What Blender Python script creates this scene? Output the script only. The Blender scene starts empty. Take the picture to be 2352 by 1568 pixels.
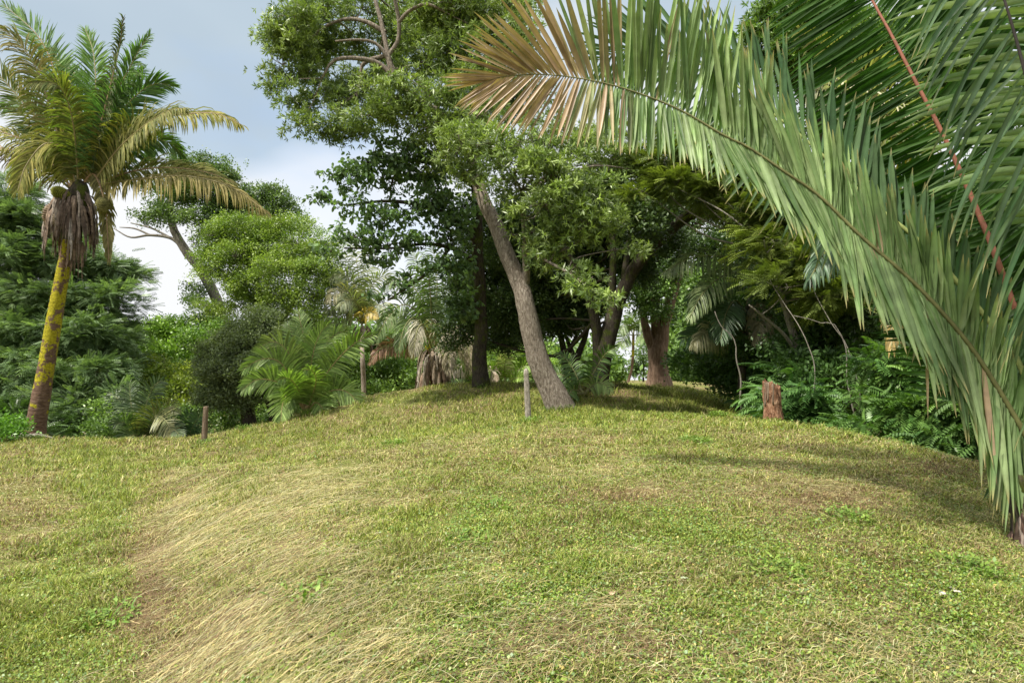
import bpy, math, random
import numpy as np
from mathutils import Vector, noise as mnoise

# ------------------------------------------------------------------ camera
SC = bpy.context.scene
COL = SC.collection
W0, H0 = 2352.0, 1568.0
LENS = 22.0
F = LENS / 36.0 * W0
EYE = np.array([0.0, 0.0, 1.65])
PITCH = math.radians(3.4)
FW = np.array([0.0, math.cos(PITCH), math.sin(PITCH)])
UP = np.array([0.0, -math.sin(PITCH), math.cos(PITCH)])
RT = np.array([1.0, 0.0, 0.0])
cam_d = bpy.data.cameras.new("camera")
cam = bpy.data.objects.new("camera", cam_d)
COL.objects.link(cam)
cam.location = EYE.tolist()
cam.rotation_euler = (math.pi / 2 + PITCH, 0, 0)
cam_d.lens = LENS
cam_d.sensor_width = 36.0
cam_d.clip_start = 0.05
cam_d.clip_end = 3000
SC.camera = cam

# ------------------------------------------------------------------ light
SUN_EL = math.radians(56)
SUN_AZ = math.radians(-128)      # compass-like angle from +Y towards +X: behind and to the left
sd = np.array([math.sin(SUN_AZ) * math.cos(SUN_EL), math.cos(SUN_AZ) * math.cos(SUN_EL), math.sin(SUN_EL)])
sun_d = bpy.data.lights.new("sun", 'SUN')
sun_d.energy = 3.9
sun_d.angle = math.radians(2.2)
sun_d.color = (1.0, 0.94, 0.84)
sun = bpy.data.objects.new("sun", sun_d)
COL.objects.link(sun)
sun.rotation_euler = Vector(sd.tolist()).to_track_quat('Z', 'Y').to_euler()

world = bpy.data.worlds.new("World")
SC.world = world
world.use_nodes = True
nt = world.node_tree
nt.nodes.clear()
def wn(t, **k):
    n = nt.nodes.new(t)
    for a, b in k.items():
        setattr(n, a, b)
    return n
out = wn('ShaderNodeOutputWorld')
bg = wn('ShaderNodeBackground')
bg.inputs['Strength'].default_value = 0.15
sky = wn('ShaderNodeTexSky', sky_type='NISHITA', sun_disc=False, sun_elevation=SUN_EL, sun_rotation=SUN_AZ)
sky.air_density = 1.0
sky.dust_density = 1.5
tc = wn('ShaderNodeTexCoord')
mp = wn('ShaderNodeMapping')
mp.inputs['Scale'].default_value = (1.0, 1.0, 2.0)
mp.inputs['Location'].default_value = (3.1, 1.7, 0.4)
n1 = wn('ShaderNodeTexNoise')
n1.inputs['Scale'].default_value = 1.9
n1.inputs['Detail'].default_value = 6
n1.inputs['Roughness'].default_value = 0.52
r1 = wn('ShaderNodeValToRGB')
r1.color_ramp.elements[0].position = 0.22
r1.color_ramp.elements[1].position = 0.46
r1.color_ramp.elements[0].color = (0.4, 0.4, 0.4, 1)
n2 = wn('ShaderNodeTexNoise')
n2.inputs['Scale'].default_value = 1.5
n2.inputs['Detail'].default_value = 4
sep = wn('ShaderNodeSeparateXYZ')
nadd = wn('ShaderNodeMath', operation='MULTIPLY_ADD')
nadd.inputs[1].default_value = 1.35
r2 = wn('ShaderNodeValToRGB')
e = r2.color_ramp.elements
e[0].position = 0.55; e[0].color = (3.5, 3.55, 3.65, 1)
e[1].position = 0.99; e[1].color = (9.8, 9.6, 9.2, 1)  # cloud overhead, above the view, made brighter to add fill light
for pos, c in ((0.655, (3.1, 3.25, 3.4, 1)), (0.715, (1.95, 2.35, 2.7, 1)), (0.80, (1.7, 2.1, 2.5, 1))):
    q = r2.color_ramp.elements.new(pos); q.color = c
mix = wn('ShaderNodeMixRGB')
L = nt.links.new
L(tc.outputs['Generated'], mp.inputs['Vector'])
L(mp.outputs[0], n1.inputs['Vector']); L(mp.outputs[0], n2.inputs['Vector'])
L(n1.outputs['Fac'], r1.inputs['Fac'])
L(tc.outputs['Generated'], sep.inputs[0])
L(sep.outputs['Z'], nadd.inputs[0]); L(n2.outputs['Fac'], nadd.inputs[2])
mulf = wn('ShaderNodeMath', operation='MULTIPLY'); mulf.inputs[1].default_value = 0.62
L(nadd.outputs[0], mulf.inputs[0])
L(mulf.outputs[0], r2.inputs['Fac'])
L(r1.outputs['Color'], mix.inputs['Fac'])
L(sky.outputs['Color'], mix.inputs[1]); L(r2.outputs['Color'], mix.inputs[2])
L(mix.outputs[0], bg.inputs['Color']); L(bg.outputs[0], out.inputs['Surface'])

SC.view_settings.view_transform = 'Standard'
SC.view_settings.look = 'None'
SC.view_settings.exposure = 0.9
SC.view_settings.gamma = 1.0
SC.cycles.use_denoising = True
SC.cycles.max_bounces = 5
SC.cycles.diffuse_bounces = 3
SC.cycles.glossy_bounces = 2
SC.cycles.transmission_bounces = 3
SC.cycles.caustics_reflective = False
SC.cycles.caustics_refractive = False

# ------------------------------------------------------------------ helpers
RNG = np.random.default_rng(7)
random.seed(7)

def P(u, v, d):
    """point seen at (u, v) of the 2352x1568 view, d metres in front of the eye"""
    return EYE + d * (FW + RT * ((u - W0 / 2) / F) + UP * ((H0 / 2 - v) / F))

def proj(p):
    q = p - EYE
    d = q @ FW
    d = np.maximum(d, 0.05)
    return (q @ RT) / d * F + W0 / 2, H0 / 2 - (q @ UP) / d * F, d

def nrm(a):
    a = np.asarray(a, float)
    return a / np.maximum(np.linalg.norm(a, axis=-1, keepdims=True), 1e-9)

def catmull(pts, n):
    pts = np.asarray(pts, float)
    if len(pts) == 2:
        t = np.linspace(0, 1, n)[:, None]
        return pts[0] * (1 - t) + pts[1] * t
    p = np.vstack([2 * pts[0] - pts[1], pts, 2 * pts[-1] - pts[-2]])
    seg = np.linalg.norm(np.diff(pts, axis=0), axis=1)
    cum = np.concatenate([[0], np.cumsum(seg)])
    s = np.linspace(0, cum[-1], n)
    k = np.clip(np.searchsorted(cum, s, side='right') - 1, 0, len(pts) - 2)
    t = ((s - cum[k]) / seg[k])[:, None]
    a, b, c, d = p[k], p[k + 1], p[k + 2], p[k + 3]
    return 0.5 * ((2 * b) + (-a + c) * t + (2 * a - 5 * b + 4 * c - d) * t ** 2 + (-a + 3 * b - 3 * c + d) * t ** 3)

def mk(name, V, faces, mat, parent=None, col=None, smooth=False, origin=None):
    """faces: list of integer arrays (n,3) or (n,4)"""
    V = np.asarray(V, float)
    root = parent
    while root is not None and root.parent is not None: root = root.parent
    org = np.array(root.location) if root is not None else np.array(origin if origin is not None else (0, 0, 0), float)
    V = (V - org).astype(np.float32)
    me = bpy.data.meshes.new(name)
    me.vertices.add(len(V))
    me.vertices.foreach_set('co', V.ravel())
    faces = [np.asarray(f, np.int32) for f in faces if len(f)]
    li = np.concatenate([f.ravel() for f in faces])
    tot = np.concatenate([np.full(len(f), f.shape[1], np.int32) for f in faces])
    st = np.concatenate([[0], np.cumsum(tot)[:-1]]).astype(np.int32)
    me.loops.add(len(li))
    me.loops.foreach_set('vertex_index', li)
    me.polygons.add(len(tot))
    me.polygons.foreach_set('loop_start', st)
    if smooth:
        me.polygons.foreach_set('use_smooth', np.ones(len(tot), bool))
    if col is not None:
        at = me.attributes.new('Col', 'FLOAT_COLOR', 'POINT')
        c4 = np.ones((len(V), 4), np.float32)
        c4[:, :3] = col
        at.data.foreach_set('color', c4.ravel())
    me.update(calc_edges=True)
    me.materials.append(mat)
    ob = bpy.data.objects.new(name, me)
    COL.objects.link(ob)
    if parent is not None:
        ob.parent = parent
    else:
        ob.location = org.tolist()
    return ob

def thing(name, label, cat, loc, group=None):
    o = bpy.data.objects.new(name, None)
    COL.objects.link(o)
    o.empty_display_size = 0.2
    o['label'] = label; o['category'] = cat
    if group: o['group'] = group
    o.location = [float(x) for x in loc]
    return o

def tag(o, label=None, cat=None, group=None, kind=None):
    if label: o['label'] = label
    if cat: o['category'] = cat
    if group: o['group'] = group
    if kind: o['kind'] = kind
    return o

class TB:
    """collects tapered tubes"""
    def __init__(s): s.V = []; s.Q = []; s.n = 0; s.C = []
    def tube(s, pts, rad, k=8, col=(1, 1, 1), flare=None, rough=0.0):
        pts = np.asarray(pts, float); m = len(pts)
        rad = np.broadcast_to(np.asarray(rad, float), (m,)) if np.ndim(rad) == 0 else np.asarray(rad, float)
        T = nrm(np.gradient(pts, axis=0))
        ref = np.array([0.0, -1.0, 0.15]) if abs(T[m // 2][1]) < 0.9 else np.array([0, 0, 1.0])
        A = nrm(np.cross(T, ref)); B = np.cross(T, A)
        th = np.arange(k) / k * 2 * math.pi
        ring = np.cos(th)[None, :, None] * A[:, None] + np.sin(th)[None, :, None] * B[:, None]
        rr = rad[:, None] * np.ones((1, k))
        if rough > 0:
            ph = RNG.uniform(0, 6.28, 4)
            z = np.arange(m)[:, None] / max(m - 1, 1)
            rr = rr * (1 + rough * (np.sin(th * 3 + ph[0] + z * 2) + .6 * np.sin(th * 5 + ph[1] - z * 4) + .5 * np.sin(z * 17 + ph[2] + th * 2)))
            rr = rr * (1 + rough * 0.5 * RNG.normal(0, 1, rr.shape))
        if flare is not None:
            z = np.linspace(0, 1, m)[:, None]
            rr = rr * (1 + flare * np.exp(-z * m * 0.35) * (0.6 + 0.4 * np.cos(th * 5 + 1)[None, :]))
        V = pts[:, None] + ring * rr[:, :, None]
        i = np.arange(m - 1)[:, None] * k; j = np.arange(k)[None, :]; j2 = (j + 1) % k
        q = np.stack([i + j, i + j2, i + k + j2, i + k + j], -1).reshape(-1, 4) + s.n
        s.V.append(V.reshape(-1, 3)); s.Q.append(q); s.n += m * k
        # end cap
        s.V.append(pts[-1:]); cap = s.n; s.n += 1
        b = cap - k
        s.C.append(np.stack([b + np.arange(k), b + (np.arange(k) + 1) % k, np.full(k, cap)], -1))
    def build(s, name, mat, parent=None, origin=None):
        return mk(name, np.concatenate(s.V), [np.concatenate(s.Q), np.concatenate(s.C)], mat, parent, smooth=True, origin=origin)

# ------------------------------------------------------------------ materials
def newmat(name):
    m = bpy.data.materials.new(name); m.use_nodes = True
    t = m.node_tree; t.nodes.clear()
    return m, t
def leafmat(name, rough=0.45, spec=0.4, trans=0.3, tcol=(1.2, 1.35, 0.5), var=0.25, nscale=6.0, stripes=False):
    m, t = newmat(name)
    N = t.nodes.new; l = t.links.new
    o = N('ShaderNodeOutputMaterial'); pb = N('ShaderNodeBsdfPrincipled'); tr = N('ShaderNodeBsdfTranslucent')
    mx = N('ShaderNodeMixShader'); at = N('ShaderNodeAttribute'); at.attribute_name = 'Col'
    no = N('ShaderNodeTexNoise'); no.inputs['Scale'].default_value = nscale; no.inputs['Detail'].default_value = 3
    co = N('ShaderNodeTexCoord'); l(co.outputs['Object'], no.inputs['Vector'])
    mr = N('ShaderNodeMapRange'); mr.inputs['To Min'].default_value = 1 - var; mr.inputs['To Max'].default_value = 1 + var
    mr.inputs['From Min'].default_value = 0.3; mr.inputs['From Max'].default_value = 0.7
    l(no.outputs['Fac'], mr.inputs['Value'])
    mu = N('ShaderNodeVectorMath'); mu.operation = 'SCALE'
    l(at.outputs['Color'], mu.inputs[0]); l(mr.outputs[0], mu.inputs['Scale'])
    l(mu.outputs[0], pb.inputs['Base Color'])
    pb.inputs['Roughness'].default_value = rough
    pb.inputs['Specular IOR Level'].default_value = spec
    tm = N('ShaderNodeVectorMath'); tm.operation = 'MULTIPLY'; tm.inputs[1].default_value = tcol
    l(mu.outputs[0], tm.inputs[0]); l(tm.outputs[0], tr.inputs['Color'])
    mx.inputs['Fac'].default_value = trans
    l(pb.outputs[0], mx.inputs[1]); l(tr.outputs[0], mx.inputs[2]); l(mx.outputs[0], o.inputs['Surface'])
    return m
def ramp(t, fac, stops):
    r = t.nodes.new('ShaderNodeValToRGB')
    e = r.color_ramp.elements
    e[0].position = stops[0][0]; e[0].color = (*stops[0][1], 1)
    e[1].position = stops[-1][0]; e[1].color = (*stops[-1][1], 1)
    for p, c in stops[1:-1]:
        q = e.new(p); q.color = (*c, 1)
    t.links.new(fac, r.inputs['Fac'])
    return r.outputs['Color']
def barkmat(name, stops, scale=(14, 14, 3), nsc=2.0, bump=0.6, rough=0.9, moss=None, moss_z=None, moss_pos=(0.45, 0.55), rings=0.0):
    m, t = newmat(name); N = t.nodes.new; l = t.links.new
    o = N('ShaderNodeOutputMaterial'); pb = N('ShaderNodeBsdfPrincipled')
    co = N('ShaderNodeTexCoord'); mp = N('ShaderNodeMapping'); mp.inputs['Scale'].default_value = scale
    l(co.outputs['Object'], mp.inputs['Vector'])
    no = N('ShaderNodeTexNoise'); no.inputs['Scale'].default_value = nsc; no.inputs['Detail'].default_value = 8; no.inputs['Roughness'].default_value = 0.68
    no.inputs['Distortion'].default_value = 0.6
    l(mp.outputs[0], no.inputs['Vector'])
    c = ramp(t, no.outputs['Fac'], stops)
    h = no.outputs['Fac']
    if rings:
        wv = N('ShaderNodeTexWave'); wv.bands_direction = 'Z'; wv.inputs['Scale'].default_value = rings
        wv.inputs['Distortion'].default_value = 3.0; wv.inputs['Detail'].default_value = 3
        l(co.outputs['Object'], wv.inputs['Vector'])
        am = N('ShaderNodeMath'); am.operation = 'MULTIPLY_ADD'; am.inputs[1].default_value = 0.35
        l(wv.outputs['Fac'], am.inputs[0]); l(h, am.inputs[2]); h = am.outputs[0]
        dk = N('ShaderNodeMixRGB'); dk.blend_type = 'MULTIPLY'; dk.inputs['Fac'].default_value = 0.5
        l(c, dk.inputs[1]); l(wv.outputs['Color'], dk.inputs[2]); c = dk.outputs[0]
    if moss is not None:
        n3 = N('ShaderNodeTexNoise'); n3.inputs['Scale'].default_value = 3.4; n3.inputs['Detail'].default_value = 6; n3.inputs['Roughness'].default_value = 0.65
        l(co.outputs['Object'], n3.inputs['Vector'])
        fac = n3.outputs['Fac']
        if moss_z is not None:
            sp = N('ShaderNodeSeparateXYZ'); l(co.outputs['Object'], sp.inputs[0])
            mr = N('ShaderNodeMapRange'); mr.inputs['From Min'].default_value = moss_z[0]; mr.inputs['From Max'].default_value = moss_z[1]
            mr.inputs['To Min'].default_value = -0.14; mr.inputs['To Max'].default_value = 0.025
            l(sp.outputs['Z'], mr.inputs['Value'])
            ad = N('ShaderNodeMath'); ad.operation = 'ADD'; l(fac, ad.inputs[0]); l(mr.outputs[0], ad.inputs[1]); fac = ad.outputs[0]
        mm = ramp(t, fac, [(moss_pos[0], (0, 0, 0)), (moss_pos[1], (1, 1, 1))])
        n4 = N('ShaderNodeTexNoise'); n4.inputs['Scale'].default_value = 25; n4.inputs['Detail'].default_value = 4
        l(co.outputs['Object'], n4.inputs['Vector'])
        mc = ramp(t, n4.outputs['Fac'], [(0.3, tuple(x * 0.45 for x in moss)), (0.65, moss)])
        mx = N('ShaderNodeMixRGB'); l(mm, mx.inputs['Fac']); l(c, mx.inputs[1]); l(mc, mx.inputs[2]); c = mx.outputs[0]
    l(c, pb.inputs['Base Color'])
    pb.inputs['Roughness'].default_value = rough; pb.inputs['Specular IOR Level'].default_value = 0.2
    bp = N('ShaderNodeBump'); bp.inputs['Strength'].default_value = bump; bp.inputs['Distance'].default_value = 0.05
    l(h, bp.inputs['Height']); l(bp.outputs[0], pb.inputs['Normal'])
    l(pb.outputs[0], o.inputs['Surface'])
    return m

M_LEAF = leafmat('leaf', rough=0.42, spec=0.45, trans=0.28)
M_MATTE = leafmat('leaf_matte', rough=0.6, spec=0.25, trans=0.3)
M_FROND = leafmat('frond_leaflet', rough=0.42, spec=0.38, trans=0.26, tcol=(1.1, 1.4, 0.4), nscale=9, var=0.2)
M_GRASS = leafmat('grass_blade', rough=0.6, spec=0.2, trans=0.3, tcol=(1.1, 1.2, 0.6), var=0.15, nscale=1.2)
M_STEM = leafmat('stem', rough=0.5, spec=0.3, trans=0.0, nscale=12)
M_BARK = barkmat('bark_grey_brown', [(0.3, (0.05, 0.04, 0.03)), (0.5, (0.2, 0.165, 0.13)), (0.75, (0.42, 0.38, 0.32))], scale=(10, 10, 3.2), nsc=2.6, bump=1.0)
M_BARK2 = barkmat('bark_mossy_dark', [(0.3, (0.015, 0.013, 0.01)), (0.5, (0.05, 0.04, 0.03)), (0.8, (0.14, 0.12, 0.09))], moss=(0.08, 0.1, 0.015), moss_pos=(0.5, 0.62))
M_BARK3 = barkmat('bark_red_brown', [(0.3, (0.06, 0.04, 0.03)), (0.5, (0.2, 0.13, 0.09)), (0.8, (0.4, 0.3, 0.22))], scale=(8, 8, 1.2), bump=0.9)
M_TWIG = barkmat('bark_pale', [(0.3, (0.08, 0.07, 0.06)), (0.5, (0.2, 0.18, 0.15)), (0.8, (0.38, 0.35, 0.3))])
M_PALMTRUNK = barkmat('palm_bark', [(0.3, (0.07, 0.04, 0.025)), (0.5, (0.2, 0.12, 0.08)), (0.8, (0.36, 0.26, 0.2))], scale=(4, 4, 14), rings=9.0,
                      moss=(0.43, 0.38, 0.02), moss_z=(0.4, 2.6), moss_pos=(0.475, 0.5), bump=0.8)
M_PALE_TRUNK = barkmat('palm_bark_pale', [(0.3, (0.12, 0.09, 0.06)), (0.5, (0.35, 0.28, 0.22)), (0.8, (0.5, 0.45, 0.4))], rings=8.0)
M_SHEATH = leafmat('dry_sheath', rough=0.8, spec=0.15, trans=0.05, nscale=14, var=0.45)
M_CONC = barkmat('weathered_concrete', [(0.3, (0.10, 0.085, 0.065)), (0.5, (0.26, 0.23, 0.19)), (0.75, (0.45, 0.41, 0.35))], scale=(9, 9, 4), nsc=3, bump=0.3,
                 moss=(0.15, 0.13, 0.08), moss_pos=(0.56, 0.7))
M_WOODPOST = barkmat('weathered_wood', [(0.3, (0.05, 0.035, 0.025)), (0.5, (0.17, 0.12, 0.08)), (0.75, (0.36, 0.3, 0.23))], scale=(20, 20, 1.2), bump=0.7)
M_STUMP = barkmat('rotten_wood', [(0.3, (0.04, 0.018, 0.01)), (0.48, (0.2, 0.1, 0.055)), (0.62, (0.36, 0.22, 0.14)), (0.8, (0.55, 0.42, 0.32))], scale=(12, 12, 5), nsc=1.6, bump=1.0)

# ------------------------------------------------------------------ ground
gp = []
def g(u, v, d): gp.append(P(u, v, d))
def gx(x, y, z): gp.append(np.array([x, y, z], float))
for x in (-12, -6, 0, 6, 12):
    gx(x, -6, 0.0)
for x in (-7, -3.5, -1.7, 0, 1.7, 3.5, 7): gx(x, 1.5, 0.0 if abs(x) < 5 else 0)
for x, z in ((-4, 0), (-1.95, -.02), (-1.45, .17), (-.8, .27), (.6, .30), (1.8, .28), (3, .12)): gx(x, 3, z)
for x, z in ((-6, 0), (-3.6, 0), (-2.45, -.02), (-1.9, .21), (-1.2, .35), (.2, .40), (2, .40), (3.3, .29), (5, .08), (8, -.3)): gx(x, 4.1, z)
for x, z in ((-8, .02), (-5, .0), (-3.45, -.02), (-2.8, .23), (-1.9, .41), (0, .53), (2, .58), (4, .48), (5.2, .28), (6.8, -.1), (9, -.9)): gx(x, 6, z)
for x, z in ((-10, .05), (-7, 0), (-4.5, -.03), (-3.75, .23), (-2.7, .46), (-.6, .65), (1, .70), (2.4, .73), (3.8, .68)): gx(x, 8, z)
for x, z in ((-11, .05), (-8, 0), (-5.6, -.02), (-4.8, .18), (-3.5, .42), (-1, .70), (0.4, .77), (2, .83), (3.3, .86)): gx(x, 10, z)
g(1800, 980, 10.5); g(1950, 1000, 9.5); g(2100, 1030, 8.5); g(2250, 1070, 7.5); g(2352, 1115, 6.8)
gx(6.3, 10.8, -.1); gx(6.6, 9.3, .0); gx(6.9, 8.0, .0); gx(8, 11, -.9); gx(8.5, 9, -.9); gx(7.5, 13, -.6); gx(8, 7, -.6)
g(1213, 972, 12.3); g(1285, 943, 15.0); g(1450, 952, 13.5); g(1600, 962, 12.5); g(1700, 972, 11.7)
gx(3.9, 14.2, .58); gx(4.9, 13.8, .5); gx(5.6, 13.2, .42); gx(4.2, 15.2, .6); g(1740, 975, 14.2)
g(1740, 963, 16.5); g(1650, 930, 17.5); g(1550, 906, 18.5); g(1470, 890, 18.5); g(1400, 880, 18.5); g(1375, 903, 17.5)
g(1500, 920, 17.0); g(1420, 925, 16.3)
gx(8, 17, -.1); gx(9.5, 20, -.8); gx(8, 21, .6)
g(1515, 887, 24); g(1560, 890, 24); g(1450, 888, 24); g(1430, 880, 30); g(1520, 868, 38); g(1440, 870, 38)
gx(2.5, 21, 1.25); gx(4.5, 21, 1.2)
g(850, 1000, 14); g(1080, 930, 17); g(650, 1050, 13)
g(300, 1012, 17); g(100, 1012, 17); g(0, 1016, 16.5); g(-200, 1016, 17); g(470, 1016, 16)
g(560, 986, 17.5); g(650, 966, 18); g(705, 948, 18.5); g(752, 930, 19); g(850, 910, 20); g(960, 893, 21); g(1080, 885, 22); g(1200, 886, 22); g(1320, 889, 21)
gx(-14, 20, -.9); gx(-10, 20.5, -.7); gx(-7.6, 22, -.4); gx(-5, 24, .3); gx(-2, 26, .9); gx(1, 27, 1.0)
gx(-20, 14, 0); gx(-16, 17, -.2)
gp = np.array(gp)
def tps_fit(X, z, lam=0.0006):
    n = len(X)
    r = np.linalg.norm(X[:, None] - X[None], axis=-1)
    K = np.where(r > 0, r ** 2 * np.log(np.maximum(r, 1e-9)), 0) + lam * n * np.eye(n)
    Pm = np.hstack([np.ones((n, 1)), X])
    A = np.block([[K, Pm], [Pm.T, np.zeros((3, 3))]])
    return np.linalg.solve(A, np.concatenate([z, [0, 0, 0]]))
TW = tps_fit(gp[:, :2], gp[:, 2])
def fbm(x, y, s, seed=0.0, oct=3):
    """cheap smooth value noise, -1..1"""
    tot = np.zeros_like(x, float); amp = 1.0; nrmz = 0
    for o in range(oct):
        X = x * s * 2 ** o + seed * 13.7 + 100; Y = y * s * 2 ** o + seed * 7.3 + 100
        xi = np.floor(X).astype(np.int64); yi = np.floor(Y).astype(np.int64)
        xf = X - xi; yf = Y - yi
        xf = xf * xf * (3 - 2 * xf); yf = yf * yf * (3 - 2 * yf)
        def h(a, b):
            k = (a * 374761393 + b * 668265263 + int(seed * 1000) * 69069 + o * 1013) & 0x7fffffff
            k = ((k ^ (k >> 13)) * 1274126177) & 0x7fffffff
            return ((k ^ (k >> 16)) & 0xffff) / 32768.0 - 1
        v = (h(xi, yi) * (1 - xf) + h(xi + 1, yi) * xf) * (1 - yf) + (h(xi, yi + 1) * (1 - xf) + h(xi + 1, yi + 1) * xf) * yf
        tot += v * amp; nrmz += amp; amp *= 0.5
    return tot / nrmz
def gz(x, y):
    x = np.atleast_1d(np.asarray(x, float)); y = np.atleast_1d(np.asarray(y, float))
    out = np.empty_like(x)
    for i in range(0, len(x), 20000):
        X = np.stack([x[i:i + 20000], y[i:i + 20000]], -1)
        r2 = ((X[:, None] - gp[None, :, :2]) ** 2).sum(-1)
        K = 0.5 * r2 * np.log(np.maximum(r2, 1e-12))
        out[i:i + 20000] = K @ TW[:-3] + TW[-3] + X @ TW[-2:]
    far = np.hypot(x - 0, y - 13)
    w = np.clip((far - 19) / 12, 0, 1); w = w * w * (3 - 2 * w)
    # a bright lawn continues beyond the brow at the right centre
    lawn = 1.45 * np.exp(-(((x - 10) / 8) ** 2)) * np.clip((y - 15) / 10, 0, 1) * np.exp(-np.maximum(y - 45, 0) / 30)
    base = np.where(lawn > 0.02, -0.9 + lawn * 1.62, -0.9)
    out = np.clip(out, -1.6, 1.8)
    out = out * (1 - w) + base * w
    return out + 0.02 * fbm(x, y, 0.9, 3, 3) + 0.012 * fbm(x, y, 3.1, 4, 2)
def axis(lo, hi, st, far):
    a = list(np.arange(lo, hi + 1e-6, st)); s = st
    x = hi
    while x < far: s *= 1.35; x += s; a.append(x)
    s = st; x = lo; b = []
    while x > -far: s *= 1.35; x -= s; b.append(x)
    return np.array(b[::-1] + a)
ax_ = axis(-12, 12, 0.09, 900); ay_ = axis(0, 26, 0.09, 900)
GX, GY = np.meshgrid(ax_, ay_)
GZ = gz(GX.ravel(), GY.ravel())
nx, ny = len(ax_), len(ay_)
ii = (np.arange(ny - 1)[:, None] * nx + np.arange(nx - 1)[None]).ravel()
m, t = newmat('ground_soil_thatch'); N = t.nodes.new; l = t.links.new
o_ = N('ShaderNodeOutputMaterial'); pb = N('ShaderNodeBsdfPrincipled'); co = N('ShaderNodeTexCoord')
na = N('ShaderNodeTexNoise'); na.inputs['Scale'].default_value = 45; na.inputs['Detail'].default_value = 6; na.inputs['Roughness'].default_value = 0.7
nb = N('ShaderNodeTexNoise'); nb.inputs['Scale'].default_value = 0.6; nb.inputs['Detail'].default_value = 5
l(co.outputs['Object'], na.inputs['Vector']); l(co.outputs['Object'], nb.inputs['Vector'])
c1 = ramp(t, na.outputs['Fac'], [(0.3, (0.05, 0.045, 0.02)), (0.5, (0.13, 0.15, 0.035)), (0.7, (0.24, 0.24, 0.08))])
c2 = ramp(t, na.outputs['Fac'], [(0.3, (0.05, 0.035, 0.02)), (0.5, (0.16, 0.12, 0.06)), (0.7, (0.3, 0.25, 0.12))])
mx = N('ShaderNodeMixRGB'); f_ = ramp(t, nb.outputs['Fac'], [(0.42, (0, 0, 0)), (0.58, (1, 1, 1))])
l(f_, mx.inputs['Fac']); l(c1, mx.inputs[1]); l(c2, mx.inputs[2]); l(mx.outputs[0], pb.inputs['Base Color'])
pb.inputs['Roughness'].default_value = 0.95; pb.inputs['Specular IOR Level'].default_value = 0.1
bp = N('ShaderNodeBump'); bp.inputs['Strength'].default_value = 0.8; bp.inputs['Distance'].default_value = 0.03
l(na.outputs['Fac'], bp.inputs['Height']); l(bp.outputs[0], pb.inputs['Normal']); l(pb.outputs[0], o_.inputs['Surface'])
M_GROUND = m
ground = mk('ground', np.stack([GX.ravel(), GY.ravel(), GZ], -1), [np.stack([ii, ii + 1, ii + 1 + nx, ii + nx], -1)], M_GROUND, smooth=True)
tag(ground, kind='structure')
# fast lookup of the height on the fine grid
def gzq(x, y):
    return gz(x, y)
def on_ground(u, v, d):
    p = P(u, v, d); p[2] = gz(p[0], p[1])[0]
    return p

# ------------------------------------------------------------------ grass
def patchmap(x, y, z):
    """how green (1) or dry (0), and how brown, each spot of the lawn is"""
    u, v, d = proj(np.stack([x, y, z], -1))
    gr = 0.56 + 0.4 * fbm(x, y, 0.55, 1, 4) + 0.45 * fbm(x, y, 2.6, 2, 3)
    def G(cu, cv, su, sv, a=0.0):
        du = (u - cu); dv = (v - cv); ca, sa = math.cos(a), math.sin(a)
        p = (du * ca + dv * sa) / su; q = (-du * sa + dv * ca) / sv
        return np.exp(-(p * p + q * q))
    for a in ((220, 1130, 70, 120, 0, .5), (150, 1040, 90, 25, 0, .3), (130, 1480, 170, 90, 0, .45), (200, 1330, 120, 60, 0, .25),
              (1000, 1000, 260, 20, -.1, .35), (1350, 945, 280, 28, 0, .6), (1150, 905, 220, 20, 0, .6), (1620, 1085, 110, 28, 0, .35),
              (1480, 1260, 260, 60, -.35, .3), (2050, 1400, 320, 110, 0, .35), (1300, 1340, 260, 50, -.3, .28), (1800, 1250, 240, 60, -.25, .25),
              (1000, 1200, 150, 40, 0, .2), (1600, 915, 260, 40, .2, .5)):
        gr = gr + a[5] * G(*a[:5])
    for a in ((60, 1230, 120, 45, 0, .4), (40, 1150, 120, 20, 0, .3), (640, 1190, 230, 90, -.7, .3), (800, 1100, 200, 40, -.2, .3), (1450, 1130, 260, 40, -.1, .3),
              (330, 1330, 50, 200, .1, .3), (2150, 1080, 170, 30, 0, .3), (1850, 1170, 200, 40, -.1, .25), (620, 1400, 160, 90, -.8, .12), (1850, 1020, 160, 20, 0, .2)):
        gr = gr - a[5] * G(*a[:5])
    br = 0.35 + 0.4 * fbm(x, y, 0.8, 5, 3)
    for a in ((1450, 1150, 240, 50, -.1, .35), (2150, 1085, 150, 30, 0, .5), (1850, 1170, 220, 45, -.1, .5), (330, 1330, 60, 200, .1, .3), (2050, 1330, 150, 50, 0, .3),
              (1400, 1500, 260, 60, 0, .25), (50, 1240, 120, 50, 0, .3)):
        br = br + a[5] * G(*a[:5])
    s_ = bank(x, y)
    near = np.clip((13 - y) / 3, 0, 1)
    gr = gr + near * (.38 * np.exp(-((s_ + .75) / .5) ** 2) - .30 * np.exp(-((s_ - .12) / .28) ** 2) - .28 * np.exp(-((s_ + 2.2) / .6) ** 2))
    br = br + near * (.15 * np.exp(-((s_ - .1) / .3) ** 2) + .2 * np.exp(-((s_ + 2.2) / .5) ** 2))
    return np.clip(gr, 0, 1), np.clip(br, 0, 1)
def bank(x, y):
    return x + 0.3 + 0.52 * y + 0.12 * np.sin(y * 1.3)
def scatter(n, dmin, dmax, power=2.0, spread=1.12):
    """points on the lawn, thinning out with distance"""
    uu = RNG.random(n)
    a = 2 - power
    if abs(a) < 1e-6:
        d = dmin * (dmax / dmin) ** uu
    else:
        d = (dmin ** a + uu * (dmax ** a - dmin ** a)) ** (1 / a)
    x = (RNG.random(n) * 2 - 1) * spread * (W0 / 2 / F) * d
    y = d
    z = gz(x, y)
    return x, y, z
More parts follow.
